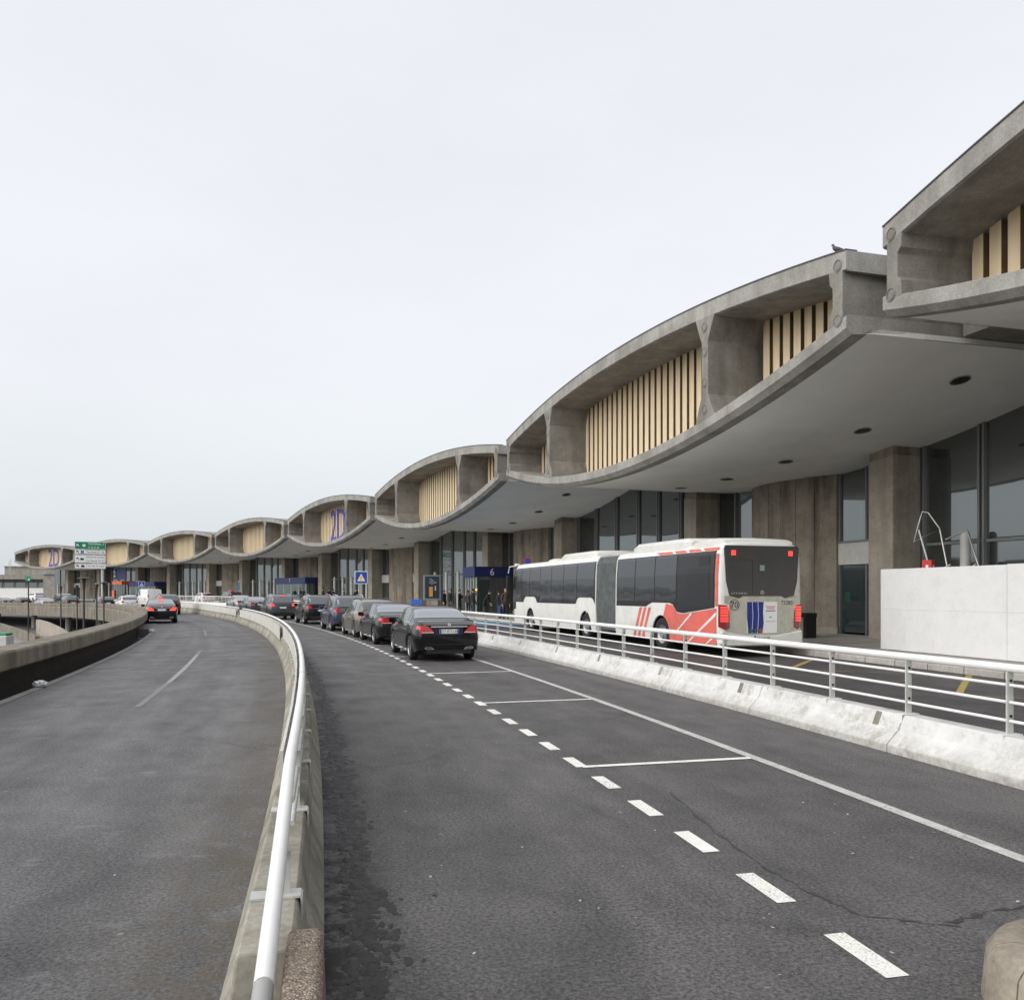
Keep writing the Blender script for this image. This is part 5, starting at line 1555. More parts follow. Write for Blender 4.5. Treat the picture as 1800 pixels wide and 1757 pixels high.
for s in (1, -1):
    hump = lambda a: [(a - .95, 1.27), (a - .75, 1.46), (a - .55, 1.52), (a + .55, 1.52), (a + .75, 1.46), (a + .95, 1.27)]
    def band(x0, x1, humps, parent):
        # one backing panel with wheel humps cut into its lower edge, then panes on top
        low = [(x0, 1.27)]
        for a in humps: low += hump(a)
        low += [(x1, 1.27)]
        poly = low + [(x1, 2.80), (x0, 2.80)]
        side_poly(poly, M_BLACK, 'glazing_band', parent, 0.004, s)
    band(-0.80, 8.55, (AX[1] + .0, AX[2]), front_body)
    # rear section: lower edge dips towards the tail
    low = [(-8.78, 1.30), (-7.1, 1.12), (-6.75, 1.15)] + [(-6.5, 1.36), (-6.3, 1.40), (-5.2, 1.40), (-5.0, 1.34), (-4.8, 1.27)] + [(-2.62, 1.27)]
    side_poly(low + [(-2.62, 2.80), (-8.78, 2.80)], M_BLACK, 'glazing_band', rear_body, 0.004, s)
    for x0, x1 in ((-0.72, .95), (1.0, 2.35), (2.4, 3.75), (3.8, 5.15), (5.2, 6.55), (6.6, 7.7), (7.75, 8.5)):
        zlo = 1.55 if (abs((x0 + x1) / 2 - AX[1]) < 1.2 or abs((x0 + x1) / 2 - AX[2]) < 1.3) else 1.31
        side_poly([(x0, zlo), (x1, zlo), (x1, 2.77), (x0, 2.77)], M_BUSG, 'side_window', front_body, 0.009, s)
    for x0, x1 in ((-4.0, -2.68), (-5.35, -4.05), (-6.7, -5.4)):
        side_poly([(x0, 1.43), (x1, 1.43), (x1, 2.77), (x0, 2.77)], M_BUSG, 'side_window', rear_body, 0.009, s)
    side_poly([(-8.72, 1.33), (-7.0, 1.2), (-6.78, 1.2), (-6.78, 2.77), (-8.72, 2.77)], plain('engine_panel', (0.016, 0.017, 0.019), 0.35), 'engine_panel', rear_body, 0.007, s)
    for i in range(10):
        z = 1.52 + i * 0.085
        side_poly([(-8.5, z), (-7.35, z), (-7.35, z + .05), (-8.5, z + .05)], M_DARKM, 'louvre', rear_body, 0.016, s)
    side_poly([(-8.5, 2.42), (-7.95, 2.42), (-7.95, 2.66), (-8.5, 2.66)], M_BLACK, 'vent', rear_body, 0.014, s)
    # red livery
    wa = AX[0]
    arcp = [(wa - (AR + .02) * math.cos(t_), WR - .02 + (AR + .02) * math.sin(t_)) for t_ in [math.pi * i / 10 for i in range(11)]]
    tailred = [(-8.86, .34), (wa - AR - .02, .34)] + arcp[1:5] + [(wa - .35, 1.38), (-6.5, 1.34), (-6.75, 1.13), (-7.1, 1.10), (-8.86, 1.29)]
    side_poly(tailred, M_BUSRED, 'red_panel', rear_body, 0.0045, s)
    for (x, z), (x2, z2), wd in (((-8.86, 1.10), (-7.45, .34), .10), ((-7.6, 1.1), (-6.62, .50), .09), ((-8.86, .56), (-8.4, .34), .08)):
        dx = wd * .8; side_poly([(x, z), (x2, z2), (x2 + dx, z2), (x + dx * .4, z + .06)] if x != -8.86 else [(x, z), (x2, z2), (x2 + dx, z2), (x, z + wd)], M_BUSW, 'white_stripe', rear_body, 0.0075, s)
    for k in range(3):
        x = wa + AR + .12 + k * .30
        side_poly([(x + .34, .34), (x + .52, .34), (x - .02, 1.25), (x - .20, 1.25)] if False else [(x + .40, .34), (x + .56, .34), (x + .10, 1.25), (x - .08, 1.25)], M_BUSRED, 'red_stripe', rear_body, 0.0045, s)
    if s > 0: side_poly([(-8.92, 1.35), (-8.80, 1.35), (-8.80, 2.72), (-8.92, 2.72)], M_BUSRED, 'red_stripe', rear_body, 0.006, s)
    side_poly([(-8.86, 2.815), (-5.6, 2.815), (-5.3, 2.89), (-8.86, 2.89)], M_BUSRED, 'red_stripe', rear_body, 0.0065, s)
    for x in (-8.2, -7.4, -6.6): side_poly([(x, 2.812), (x + .16, 2.812), (x + .34, 2.892), (x + .18, 2.892)], M_BUSW, 'white_stripe', rear_body, 0.0085, s)
# roof pods
def pod(x0, x1, w_, z0, z1, parent, name='roof_pod'):
    m = MB()
    rows = []
    for x, k, zz in ((x0, .82, z0), (x0 + .06, .88, z0 + (z1 - z0) * .7), (x0 + .35, .94, z1), (x1 - .35, .94, z1), (x1 - .06, .88, z0 + (z1 - z0) * .7), (x1, .82, z0)):
        half = [(w_ * k, z0 - .1), (w_ * k, z0 + (zz - z0) * .6), (w_ * k - .12, zz), (0, zz + .02)]
        rows.append([Vector((x, y, z)) for y, z in half] + [Vector((x, -y, z)) for y, z in reversed(half[:-1])])
    K = 7; fs = [(i*K+j, i*K+j+1, (i+1)*K+j+1, (i+1)*K+j) for i in range(5) for j in range(6)] + [tuple(range(7)), tuple(35 + j for j in reversed(range(7)))]
    m.add([p for r in rows for p in r], fs)
    return m.build(name, M_BUSW, parent, smooth=35)
pod(-7.2, -3.4, 1.18, 2.98, 3.24, rear_body); pod(-.4, 3.3, 1.15, 2.98, 3.22, front_body); pod(4.3, 5.5, .9, 3.0, 3.12, front_body)
pod(-8.9, -7.25, 1.2, 2.98, 3.14, rear_body, 'roof_fairing')
# tail: window, lamps, panels
xt = -9.0
def tail_poly(poly, x, dep, mat, name, parent=rear_body, bevel=0.0):
    m = MB(); m.prism(poly, lambda a, b, c: Vector((xt + x + c, a, b)), dep); return m.build(name, mat, parent, bevel=bevel)
# (a > 0 is the road side, left in the picture)
tail_poly([(1.10, 2.93), (-1.10, 2.93), (-1.13, 2.85), (-1.08, 2.0), (-.98, 1.62), (-.70, 1.55), (-.58, 1.61), (.58, 1.61), (.70, 1.55), (.98, 1.62), (1.08, 2.0), (1.13, 2.85)], -0.022, 0.05, M_CAMO, 'rear_window', bevel=0.01)
tail_poly([(.30, 2.55), (.29, 2.55), (.29, 1.66), (.30, 1.66)], -0.025, 0.01, M_BLACK, 'window_seam')
tail_poly([(1.0, 2.56), (.30, 2.56), (.30, 2.55), (1.0, 2.55)], -0.025, 0.01, M_BLACK, 'window_seam')
tail_poly([(.07, 2.42), (-.07, 2.42), (-.07, 2.27), (.07, 2.27)], -0.026, 0.01, plain('sticker_green', (0.22, 0.30, 0.26), 0.5), 'sticker')
for s in (1, -1):
    l = tail_poly([(s * .93, 2.80), (s * .80, 2.80), (s * .80, 2.67), (s * .93, 2.67)], -0.035, 0.04, M_TAILON, 'high_brake_lamp')
    bx = [(s * 1.255, .80), (s * 1.08, .72), (s * .97, .79), (s * .98, 1.14), (s * 1.05, 1.37), (s * 1.255, 1.39)]
    m = bent_prism(bx, 1.11, .45, xt - .03, .30); lamp = m.build('tail_lamp', M_TAILD, rear_body, bevel=0.015)
    for z in (1.29, 1.22, 1.15, 1.08, 1.01, .94):
        m = bent_prism([(s * 1.02, z), (s * 1.225, z), (s * 1.225, z + .045), (s * 1.02, z + .045)], 1.11, .45, xt - .034, .05); m.build('lamp_segment', M_TAILON, lamp)
# dusty engine lid, poster, bumper
tail_poly([(1.12, 1.62), (-1.12, 1.62), (-1.12, 1.42), (-.96, 1.38), (-.96, .72), (-1.12, .70), (-1.12, .66), (-.4, .56), (.4, .56), (1.12, .66), (1.12, .70), (.96, .72), (.96, 1.38), (1.12, 1.42)], -0.006, 0.03, M_BUSREAR, 'tail_panel')
tail_poly([(.98, 1.52), (.72, 1.50), (.60, 1.56), (-.60, 1.56), (-.72, 1.50), (-.98, 1.52), (-1.0, .66), (-.4, .58), (.4, .58), (1.0, .66)], -0.012, 0.03, M_BUSREAR, 'engine_lid', bevel=0.008)
tail_poly([(.47, 1.47), (-.47, 1.47), (-.47, .62), (.47, .62)], -0.020, 0.02, plain('poster_frame', (0.40, 0.39, 0.35), 0.5), 'poster_frame')
poster = tail_poly([(.455, 1.455), (-.455, 1.455), (-.455, .635), (.455, .635)], -0.026, 0.02, M_WHITE, 'poster')
tail_poly([(.455, 1.453), (-.04, 1.453), (-.02, 1.2), (-.04, .9), (0, .637), (.43, .637), (.455, 1.0)], -0.0285, 0.02, plain('poster_blue', (0.012, 0.028, 0.20), 0.5), 'poster_field', poster)
for a in (.30, .13):
    tail_poly([(a + .012, 1.45), (a, 1.45), (a - .02, 1.1), (a + .01, .64), (a + .025, .64), (a - .008, 1.1)], -0.030, 0.02, M_WHITE, 'poster_line', poster)
for a, c in ((.36, 'g1'), (.20, 'g2'), (.05, 'r1')):
    m = MB(); mat = plain('poster_' + c, {'g1': (.02, .12, .09), 'g2': (.03, .10, .13), 'r1': (.35, .06, .03)}[c], .5)
    m.prism([(a + .06 * math.cos(t_ * .5236), .70 + .06 * math.sin(t_ * .5236) * (1 if t_ < 7 else .9)) for t_ in range(12)], lambda a, b, cc: Vector((xt - .031 + cc, a, b)), 0.01); m.build('poster_disc', mat, poster)
for z, wd, mat in ((1.34, .30, M_RED), (1.29, .24, M_RED), (1.23, .30, M_DARKM), (1.06, .07, M_DARKM), (.95, .30, M_POST)):
    tail_poly([(-.25 + wd / 2, z), (-.25 - wd / 2, z), (-.25 - wd / 2, z - .022), (-.25 + wd / 2, z - .022)], -0.0275, 0.01, mat, 'poster_text', poster)
tail_poly([(1.22, .70), (1.0, .66), (.45, .57), (-.45, .57), (-1.0, .66), (-1.22, .70), (-1.24, .36), (-1.1, .31), (1.1, .31), (1.24, .36)], -0.05, 0.14, M_BUSW, 'bumper', bevel=0.03)
pl = tail_poly([(.27, .565), (-.25, .565), (-.25, .455), (.27, .455)], -0.066, 0.02, M_PLATE, 'number_plate')
tail_poly([(.27, .564), (.22, .564), (.22, .456), (.27, .456)], -0.069, 0.02, M_PBLUE, 'plate_band', pl)
put_text('DN-160-RR', 'plate_lettering', M_BLACK, pl, (xt - 0.067, -.01, .51), (0, -1, 0), (0, 0, 1), wd=.40, ht=.07, off=0.002)
put_text('70', 'lettering', M_BLACK, rear_body, (xt - 0.013, .83, 1.38), (0, -1, 0), (0, 0, 1), ht=.16, off=0.004)
m = MB(); m.lathe([(.145, 0), (.145, .006), (.132, .006), (.132, 0)], (0, 0, 0), n=24)
m.v = [(xt - .014 - z, .83 + x, 1.38 + y) for x, y, z in m.v]; m.build('speed_ring', M_BLACK, rear_body)
put_text('72280', 'lettering', M_BLACK, rear_body, (xt - 0.013, -.76, 1.43), (0, -1, 0), (0, 0, 1), wd=.36, ht=.11, off=0.004)
put_text('CITARO', 'lettering', M_POST, rear_body, (xt - 0.023, .70, 1.68), (0, -1, 0), (0, 0, 1), wd=.48, ht=.045, off=0.004)
m = MB(); m.lathe([(.055, 0), (.055, .006), (.046, .006), (.046, 0)], (0, 0, 0), n=20)
for a in (1.571, 3.665, 5.76): m.tube((0, 0, .003), (math.cos(a) * .05, math.sin(a) * .05, .003), .006, 6)
m.v = [(xt - .023 - z, x, 1.70 + y) for x, y, z in m.v]; m.build('badge', M_POST, rear_body)
# front: windscreen, destination board, mirror
m = MB(); m.prism([(1.0, .95), (1.15, 1.25), (1.12, 2.85), (-1.12, 2.85), (-1.15, 1.25), (-1.0, .95)], lambda a, b, c: Vector((9.02 + c - (.10 if b > 2 else 0), a, b)), .10); m.build('windscreen', M_BUSG, front_body)
for s in (1, -1):
    side_poly([(8.56, .95), (9.02, .95), (8.96, 2.75), (8.56, 2.78)], M_BUSG, 'windscreen_side', front_body, 0.006, s)
    m = MB(); m.path([(8.9, s * 1.15, 2.95), (9.25, s * 1.38, 2.9), (9.3, s * 1.42, 2.6)], .025, 8); m.build('mirror_arm', M_BUSW, front_body)
    m = MB(); m.box((9.3, s * 1.42, 2.18), (.14, .20, .62)); m.build('mirror', M_BLACK, front_body, bevel=.03)
m = MB(); m.box((8.95, 1.1, 3.0), (.35, .12, .1)); m.build('roof_lamp', M_BUSW, front_body)
m = MB(); m.box((-8.9, HW - .02, 2.5), (.05, .05, .06)); m.build('side_marker', M_TAILON, rear_body)
# wheels
m = MB(); m.lathe([(WR*.60, .13), (WR*.78, .15), (WR*.95, .14), (WR, .10), (WR, -.13), (WR*.6, -.13)], (0, 0, 0), 'Y', 28); bty = m.mesh('tyre', M_TYRE, 40)
m = MB(); m.lathe([(WR*.62, .13), (WR*.58, .10), (WR*.42, .02), (WR*.40, .06), (.13, .10), (.11, .14), (0, .145)], (0, 0, 0), 'Y', 24)
for i in range(10):
    a = 2 * math.pi * i / 10; c = Vector((math.cos(a) * .17, .085, math.sin(a) * .17)); m.tube(c, c + Vector((0, .035, 0)), .016, 6)
brm = m.mesh('rim', M_RIMD, 30)
for a in AX:
    for s in (1, -1):
        o = link('wheel', bty, bus); o.location = (a, s * (HW - .18), WR)
        if s < 0: o.rotation_euler = (0, 0, math.pi)
        link('rim', brm, o)
m = MB()
for a in AX: m.box((a, 0, .75), (1.1, 1.9, .7))
m.build('wheel_wells', M_BLACK, bus)

# ================================================================== HOARDING AND THINGS BEHIND IT
hb = empty('site_hoarding', pol(257.35, 15.2), world=True)
tag(hb, 'tall white board hoarding standing on the pavement right of the bus', 'hoarding')
ps = [13.2, 13.75, 14.3, 14.85, 15.42, 16.33]
for a, b in zip(ps[:-1], ps[1:]):
    h = 2.46 + random.uniform(-.01, .02)
    for z0, z1 in ((.27, 1.36), (1.363, h)):
        sweep([(257.30, z0), (257.30, z1), (257.335, z1), (257.335, z0)], a + .0012, b - .0012, 3).build('board', M_HOARD, hb)
for z0, z1 in ((.27, 1.36), (1.366, 2.45)):
    q = [pol(257.345, 16.322, z0), pol(259.6, 16.322, z0), pol(259.6, 16.332, z0), pol(257.345, 16.332, z0)]
    m = MB(); m.hexa(q + [v + Vector((0, 0, z1 - z0)) for v in q]); m.build('board', M_HOARD, hb)
m = MB(); m.path(arc(257.36, 2.40, 13.2, 16.3), .03, 6); m.build('top_batten', M_WOOD, hb)
def tube_frame(name, label, runs, rad, mat):
    e = empty(name, runs[0][0], world=True); tag(e, label, 'frame')
    for r in runs: MB().path(r, rad, 8).build('tube', mat, e, smooth=60)
    return e
Yf = 24.4
tube_frame('steel_frame', 'bent steel tube frame leaning against the column behind the hoarding', [[at(1605, 953, Yf), at(1652, 930, Yf - .2), at(1690, 1120, Yf - .9)], [at(1652, 929, Yf - .2), at(1632, 901, Yf), at(1622, 899, Yf + .1), at(1617, 912, Yf + .2), at(1606, 953, Yf)], [at(1650, 1002, Yf - .4), at(1671, 992, Yf - .55)]], .028, M_STEEL)
Yg = 23.4
tube_frame('trolley_frame', 'second steel tube frame leaning against the glass behind the hoarding', [[at(1662, 948, Yg + .5), at(1700, 931, Yg), at(1722, 1000, Yg - .4), at(1752, 1130, Yg - .9)], [at(1702, 998, Yg - .3), at(1716, 991, Yg - .38)]], .025, M_STEEL)
tube_frame('white_pole', 'thin white pole standing in a red box behind the hoarding', [[at(1615, 931, Yf - 1), at(1630, 984, Yf - 1.05), at(1644, 1045, Yf - 1.1)]], .022, M_RAIL)
rbx = empty('red_box', at(1632, 1100, 23.2), world=True); tag(rbx, 'red box showing above the left end of the white hoarding', 'box')
c = at(1632, 992, 23.25); m = MB(); m.box((c.x, c.y, c.z - .02), (.26, .26, .30), rot=Matrix.Rotation(.75, 3, 'Z')); m.build('case', M_RED, rbx, bevel=.01)
m = MB(); m.box((c.x, c.y, .26 + (c.z - .2 - .26) / 2), (.10, .10, c.z - .2 - .26)); m.build('stand', M_DARKM, rbx)
for k_, dx in ((0, -.095), (1, .09)):
    m = MB(); m.box((c.x + dx, c.y - .11, c.z - .06), (.07, .012, .09), rot=Matrix.Rotation(-.8 if k_ == 0 else .78, 3, 'Z')); m.build('label_mark', M_WHITE, rbx)
tp = empty('timber_stack', pol(258.6, 14.8, .26), world=True); tag(tp, 'raw timber boards stacked against the glass behind the hoarding', 'timber')
for i, (z, a, b) in enumerate(((2.36, 14.0, 15.35), (2.41, 14.2, 15.1), (2.30, 13.9, 15.5))):
    sweep([(258.2 + i * .25, z), (258.2 + i * .25, z + .045), (258.42 + i * .25, z + .045), (258.42 + i * .25, z)], a, b, 2).build('board', M_WOOD, tp)
sweep([(258.2, .26), (258.2, 2.295), (258.9, 2.295), (258.9, .26)], 14.1, 15.2, 2).build('crate', M_WOOD, tp)
# door sticker on the glass door
m = MB(); Wb = BAYS[2][0]
m.hexa([Wb(-3.25, GD - .012, 1.45), Wb(-2.98, GD - .012, 1.45), Wb(-2.98, GD - .002, 1.45), Wb(-3.25, GD - .002, 1.45), Wb(-3.25, GD - .012, 1.85), Wb(-2.98, GD - .012, 1.85), Wb(-2.98, GD - .002, 1.85), Wb(-3.25, GD - .002, 1.85)])
m.build('door_sticker', plain('sticker_bright_green', (0.01, 0.07, 0.035), .5), terminal)
# black bench by the wall
bn = empty('black_bench', pol(258.9, 17.64, .26), R_(17.64)); tag(bn, 'black slab bench against the concrete wall behind the bus tail', 'bench')
m = MB(); m.box((0, 0, .78), (.45, 1.6, .16)); m.build('seat', M_BLACK, bn, bevel=.01)
for y in (-.70, .70):
    m = MB(); m.box((0, y, .35), (.42, .16, .70)); m.build('leg', M_BLACK, bn, bevel=.01)

# ================================================================== SIGNS, LAMPS, STREET FURNITURE
# large direction sign
ph = 41.0; sp = pol(241.6, ph, zl(ph))
ds = empty('direction_sign', sp, 0, world=True); tag(ds, 'tall direction sign with one green board over three white boards', 'sign')
v = Vector((sp.x, sp.y, 0)).normalized(); ux = Vector((v.y, -v.x, 0)); un = -v
def sb(x0, x1, z0, z1, d0, d1, mat, name, par, bevel=0):
    m = MB(); q = [sp + ux * a + un * d for a, d in ((x0, d1), (x1, d1), (x1, d0), (x0, d0))]
    m.hexa([Vector((p.x, p.y, z0)) for p in q] + [Vector((p.x, p.y, z1)) for p in q]); return m.build(name, mat, par, bevel=bevel)
m = MB(); m.tube(sp + Vector((0, 0, -.2)), Vector((sp.x, sp.y, 8.4)), .18, 14); m.build('pole', M_POST, ds, smooth=40)
X0, X1 = -3.25, .38
rows_ = [(8.50, 7.50, M_GREEN, M_WHITE), (7.42, 6.86, M_WHITE, M_BLACK), (6.76, 5.72, M_WHITE, M_BLACK), (5.60, 4.95, M_WHITE, M_BLACK)]
ctr = lambda x, z: Vector((sp.x, sp.y, z)) + ux * x + un * .345
for i, (z1, z0, mb_, mf) in enumerate(rows_):
    b = sb(X0, X1, z0, z1, .25, .34, M_POST if i else M_WHITE, 'board', ds)
    sb(X0 + .04, X1 - .04, z0 + .04, z1 - .04, .34, .343, mb_, 'board_face', b)
    zc = (z0 + z1) / 2
    # arrow pointing up and to the left
    m = MB(); r = .16
    def AP(a, b_): return ctr(X0 + .36 + a, zc + b_)
    m.add([AP(-r, r), AP(r * .55, r), AP(r * .2, r * .55), AP(r, -r * .55), AP(r * .6, -r), AP(-r * .3, .02), AP(-r, -r * .55)], [(0, 6, 5, 2, 1), (2, 5, 4, 3)])
    m.build('arrow', mf, b, fix=False)
put = lambda s, x, z, wd, ht, m_: put_text(s, 'lettering', m_, ds, ctr(x, z), ux, (0, 0, 1), wd=wd, ht=ht, off=.003)
put('TERMINAL 2', -.80, 8.22, 1.9, .27, M_WHITE); put('C-E-F-G', -1.05, 7.76, 1.3, .25, M_WHITE)
put('Terminal 2C 2B', -.85, 7.14, 2.1, .28, M_BLACK); put('Voitures de Location', -.85, 6.50, 2.2, .25, M_BLACK); put('Car Rental 2A-2C', -.85, 6.00, 2.2, .25, M_BLACK); put('Cars de Groupe', -.85, 5.28, 2.1, .28, M_BLACK)
sb(-2.55, -2.18, 6.96, 7.32, .345, .348, M_BLUE, 'parking_symbol', ds); put('P', -2.36, 7.14, .16, .24, M_WHITE)
sb(-2.35, -2.0, 7.84, 8.16, .345, .348, M_WHITE, 'plane_symbol', ds)
sb(-2.6, -2.2, 6.06, 6.34, .345, .348, M_DARKM, 'car_symbol', ds); sb(-2.5, -2.12, 5.12, 5.42, .345, .348, M_DARKM, 'bus_symbol', ds)

def crossing_sign(p, size, zc, zbase, label, inner):
    e = empty('crossing_sign', p, world=True); tag(e, label, 'sign', 'blue pedestrian crossing signs')
    p = Vector(p); v = Vector((p.x, p.y, 0)).normalized(); ux = Vector((v.y, -v.x, 0)); un = -v
    B = lambda a, b, d: Vector((p.x, p.y, zc + b)) + ux * a + un * d
    h = size / 2
    def plate(hh, d0, d1, mat, nm, par):
        m = MB(); m.hexa([B(-hh, -hh, d1), B(hh, -hh, d1), B(hh, -hh, d0), B(-hh, -hh, d0), B(-hh, hh, d1), B(hh, hh, d1), B(hh, hh, d0), B(-hh, hh, d0)]); return m.build(nm, mat, par, bevel=.01)
    b = plate(h, .05, .08, M_WHITE, 'border', e); f = plate(h * .9, .08, .084, M_BLUE, 'face', e)
    m = MB(); m.add([B(-h * .62, -h * .58, .087), B(h * .62, -h * .58, .087), B(0, h * .62, .087)], [(0, 1, 2)]); t_ = m.build('triangle', M_WHITE if not inner else plain('sign_cream', (.80, .72, .45), .5), f, fix=False)
    # walking figure
    m = MB(); k = h * .011
    fig = plain('figure_tone', (.75, .25, .03), .5) if inner else M_DARKM
    for poly in ([(-4, 26), (4, 26), (5, 18), (-5, 18)], [(-7, 16), (7, 16), (6, -6), (-6, -6)], [(-6, -6), (0, -6), (-8, -44), (-18, -44)], [(0, -6), (6, -6), (18, -44), (9, -44)], [(-7, 14), (-4, 14), (-16, -8), (-20, -6)], [(7, 14), (4, 14), (16, -8), (20, -6)]):
        m.add([B(a * k, b_ * k, .090) for a, b_ in poly], [tuple(range(4))])
    m.build('walking_figure', fig, f, fix=False)
    m = MB(); m.tube((p.x, p.y, zbase), (p.x, p.y, zc + h * .8), .04, 10); m.build('pole', M_POST, e)
    return e
ph = phi_at(635, 248.47); crossing_sign(pol(248.47, ph), .78, 2.74, .42, 'blue crossing sign on a pole rising from the white barrier', True)
ph = phi_at(249, 248.5); crossing_sign(pol(248.5, ph), .85, 3.0, .3, 'small far blue crossing sign above the white van', False)

# lamp posts in the cutting
def lamp(x, Y, ytop, label, disc=.42):
    p = at(x, 1041, Y); zt_ = 1.82 - (ytop - 1041) / F * Y
    e = empty('lamp_post', (p.x, p.y, -3.45)); tag(e, label, 'lamp post', 'disc-topped lamp posts in the cutting')
    H = zt_ + 3.45
    m = MB(); m.lathe([(.13, 0), (.13, .9), (.075, 1.0), (.06, H - .9), (.10, H - .45), (.14, H - .12), (0, H - .12)], (0, 0, 0), n=14); m.build('pole', M_DARKM, e, smooth=40)
    m = MB(); m.lathe([(0, H), (disc * .6, H), (disc, H - .05), (disc, H - .08), (disc * .5, H - .12), (0, H - .13)], (0, 0, 0), n=24); m.build('disc_head', M_DARKM, e, smooth=40)
    return e
lamp(147.5, 55, 1014.5, 'nearest and thickest dark lamp post with a broad disc head', .42)
lamp(182.5, 74, 1022.5, 'dark lamp post just right of the direction sign pole', .36)
lamp(170, 78, 1026, 'dark lamp post just left of the direction sign pole', .32)
lamp(135.5, 90, 1028, 'slim far lamp post left of the thickest lamp post', .26)
lamp(107, 97, 1030, 'slimmest far lamp post in front of the black off-roader', .26)
p = at(50, 1041, 84); e = empty('green_sign_post', (p.x, p.y, -3.45)); tag(e, 'slim dark post with a small green sign in the cutting', 'sign')
m = MB(); m.tube((0, 0, 0), (0, 0, 6.6), .06, 10); m.build('pole', M_DARKM, e)
m = MB(); m.box((0, -.08, 6.7), (.5, .06, .5)); m.build('board', M_GREEN, e); m = MB(); m.box((.12, -.115, 6.6), (.14, .01, .14)); m.build('lamp', M_WHITE, e)
# grey-green cabinet at left edge of the lower road
p = gnd(4, 1190, LZ); e = empty('green_cabinet', p); tag(e, 'grey cabinet with green top beside the lower road', 'cabinet')
m = MB(); m.box((0, 0, 1.3), (1.0, .8, 2.6)); m.build('case', M_POST, e, bevel=.05); m = MB(); m.box((0, 0, 2.68), (.9, .7, .16)); m.build('top', M_GREEN, e, bevel=.04)

# advertising lightbox
ph = phi_at(760, 257.6); p = pol(257.6, ph, .26 + zr(ph)); v = Vector((p.x, p.y, 0)).normalized()
lb = empty('advert_panel', p, math.atan2(v.y, v.x) - math.pi / 2); tag(lb, 'grey framed advertising panel with a dark poster of an orange bottle', 'advert panel')
m = MB(); m.box((0, .12, 1.95), (1.42, .24, 2.05)); m.build('case', plain('advert_frame', (.22, .25, .27), .4, .3), lb, bevel=.03)
po = MB().box((0, -.008, 1.97), (1.12, .02, 1.75)).build('poster', plain('advert_dark', (.012, .025, .045), .2), lb)
MB().box((-.10, -.021, 1.62), (.30, .01, .78)).build('poster_bottle', plain('advert_amber', (.62, .27, .04), .4), po)
m = MB()
for i in range(30): m.box((random.uniform(-.25, .3), -.0205, random.uniform(2.2, 2.72)), (random.uniform(.05, .2), .006, .02), rot=Matrix.Rotation(random.uniform(-.6, .6), 3, 'Y'))
m.build('poster_splash', plain('advert_pale', (.42, .47, .5), .4), po)
MB().box((.26, -.021, 1.9), (.09, .01, .35)).build('poster_glass', plain('advert_cream', (.55, .55, .5), .4), po)
MB().box((0, .12, .46), (.9, .2, .92)).build('plinth', M_COLUMN, lb)
# blue seats
e = empty('seat_row', pol(257.4, phi_at(727, 257.4), .26), R_(phi_at(727, 257.4))); tag(e, 'row of blue plastic seats below the advertising panel', 'seats')
for i in range(4):
    m = MB(); m.box((0, -1.1 + i * .7, .45), (.45, .6, .06)); m.box((.24, -1.1 + i * .7, .75), (.06, .6, .5)); m.build('seat', plain('seat_blue', (.02, .09, .34), .4), e, bevel=.02)
m = MB(); m.box((.05, 0, .40), (.06, 2.8, .05)); m.box((.05, -1.0, .2), (.06, .06, .4)); m.box((.05, 1.0, .2), (.06, .06, .4)); m.build('frame', M_STEEL, e)
# round no-parking sign beyond the bus roof
ph = phi_at(927, 256.6); p = pol(256.6, ph, .26); v = Vector((p.x, p.y, 0)).normalized(); un = -v
e = empty('round_sign', p, world=True); tag(e, 'small round red and blue sign rising behind the bus roof', 'sign')
c = Vector((p.x, p.y, 3.62)); q = v.to_track_quat('Y', 'Z').to_matrix()
for rad, d, mat, nm in ((.24, .0, M_RED, 'rim'), (.18, .022, M_BLUE, 'face')):
    m = MB(); m.tube(c + un * (.03 + d), c + un * (.05 + d), rad, 24); m.build(nm, mat, e)
m = MB(); m.tube(p, Vector((p.x, p.y, 3.8)), .035, 10); m.build('pole', M_POST, e)

# orange shop panel and screen far left, on the terminal front
W7 = BAYS[7][0]
def front_box(k, t0, t1, d0, d1, z0, z1, mat, name, par):
    Wk = BAYS[k][0]; m = MB()
    m.hexa([Wk(t0, d0, z0), Wk(t1, d0, z0), Wk(t1, d1, z0), Wk(t0, d1, z0), Wk(t0, d0, z1), Wk(t1, d0, z1), Wk(t1, d1, z1), Wk(t0, d1, z1)]); return m.build(name, mat, par)
e = empty('orange_kiosk', BAYS[7][0](9.0, 5.2, .26), world=True); tag(e, 'glass kiosk with an orange band behind the direction sign pole', 'kiosk')
front_box(7, 7.6, 11.6, 5.0, 8.0, 3.3, 3.9, M_ORANGE, 'band', e)
for i in range(5): front_box(7, 7.65 + i * .78, 8.37 + i * .78, 5.1, 5.14, .3, 3.28, M_DOORG, 'glass_panel', e)
for i in range(6): front_box(7, 7.6 + i * .78, 7.64 + i * .78, 5.06, 5.18, .28, 3.29, M_TUBE, 'frame', e)
front_box(7, 10.6, 11.5, 4.9, 4.98, .8, 2.2, M_ORANGE, 'poster', e)
e = empty('blue_screen', BAYS[7][0](9.6, 6.0, 4.0), world=True); tag(e, 'dark navy hanging panel with the figure two above the orange band', 'sign')
front_box(7, 7.2, 11.2, 5.6, 5.75, 4.2, 6.25, M_NAVY, 'panel', e)
front_box(7, 11.25, 12.3, 5.5, 5.6, 4.3, 6.2, M_BLACK, 'number_board', e)
put_text('2', 'lettering', M_WHITE, e, W7(11.78, 5.49, 5.25), W7(-1, 0, 0) - W7(0, 0, 0), (0, 0, 1), ht=1.1, off=.004)
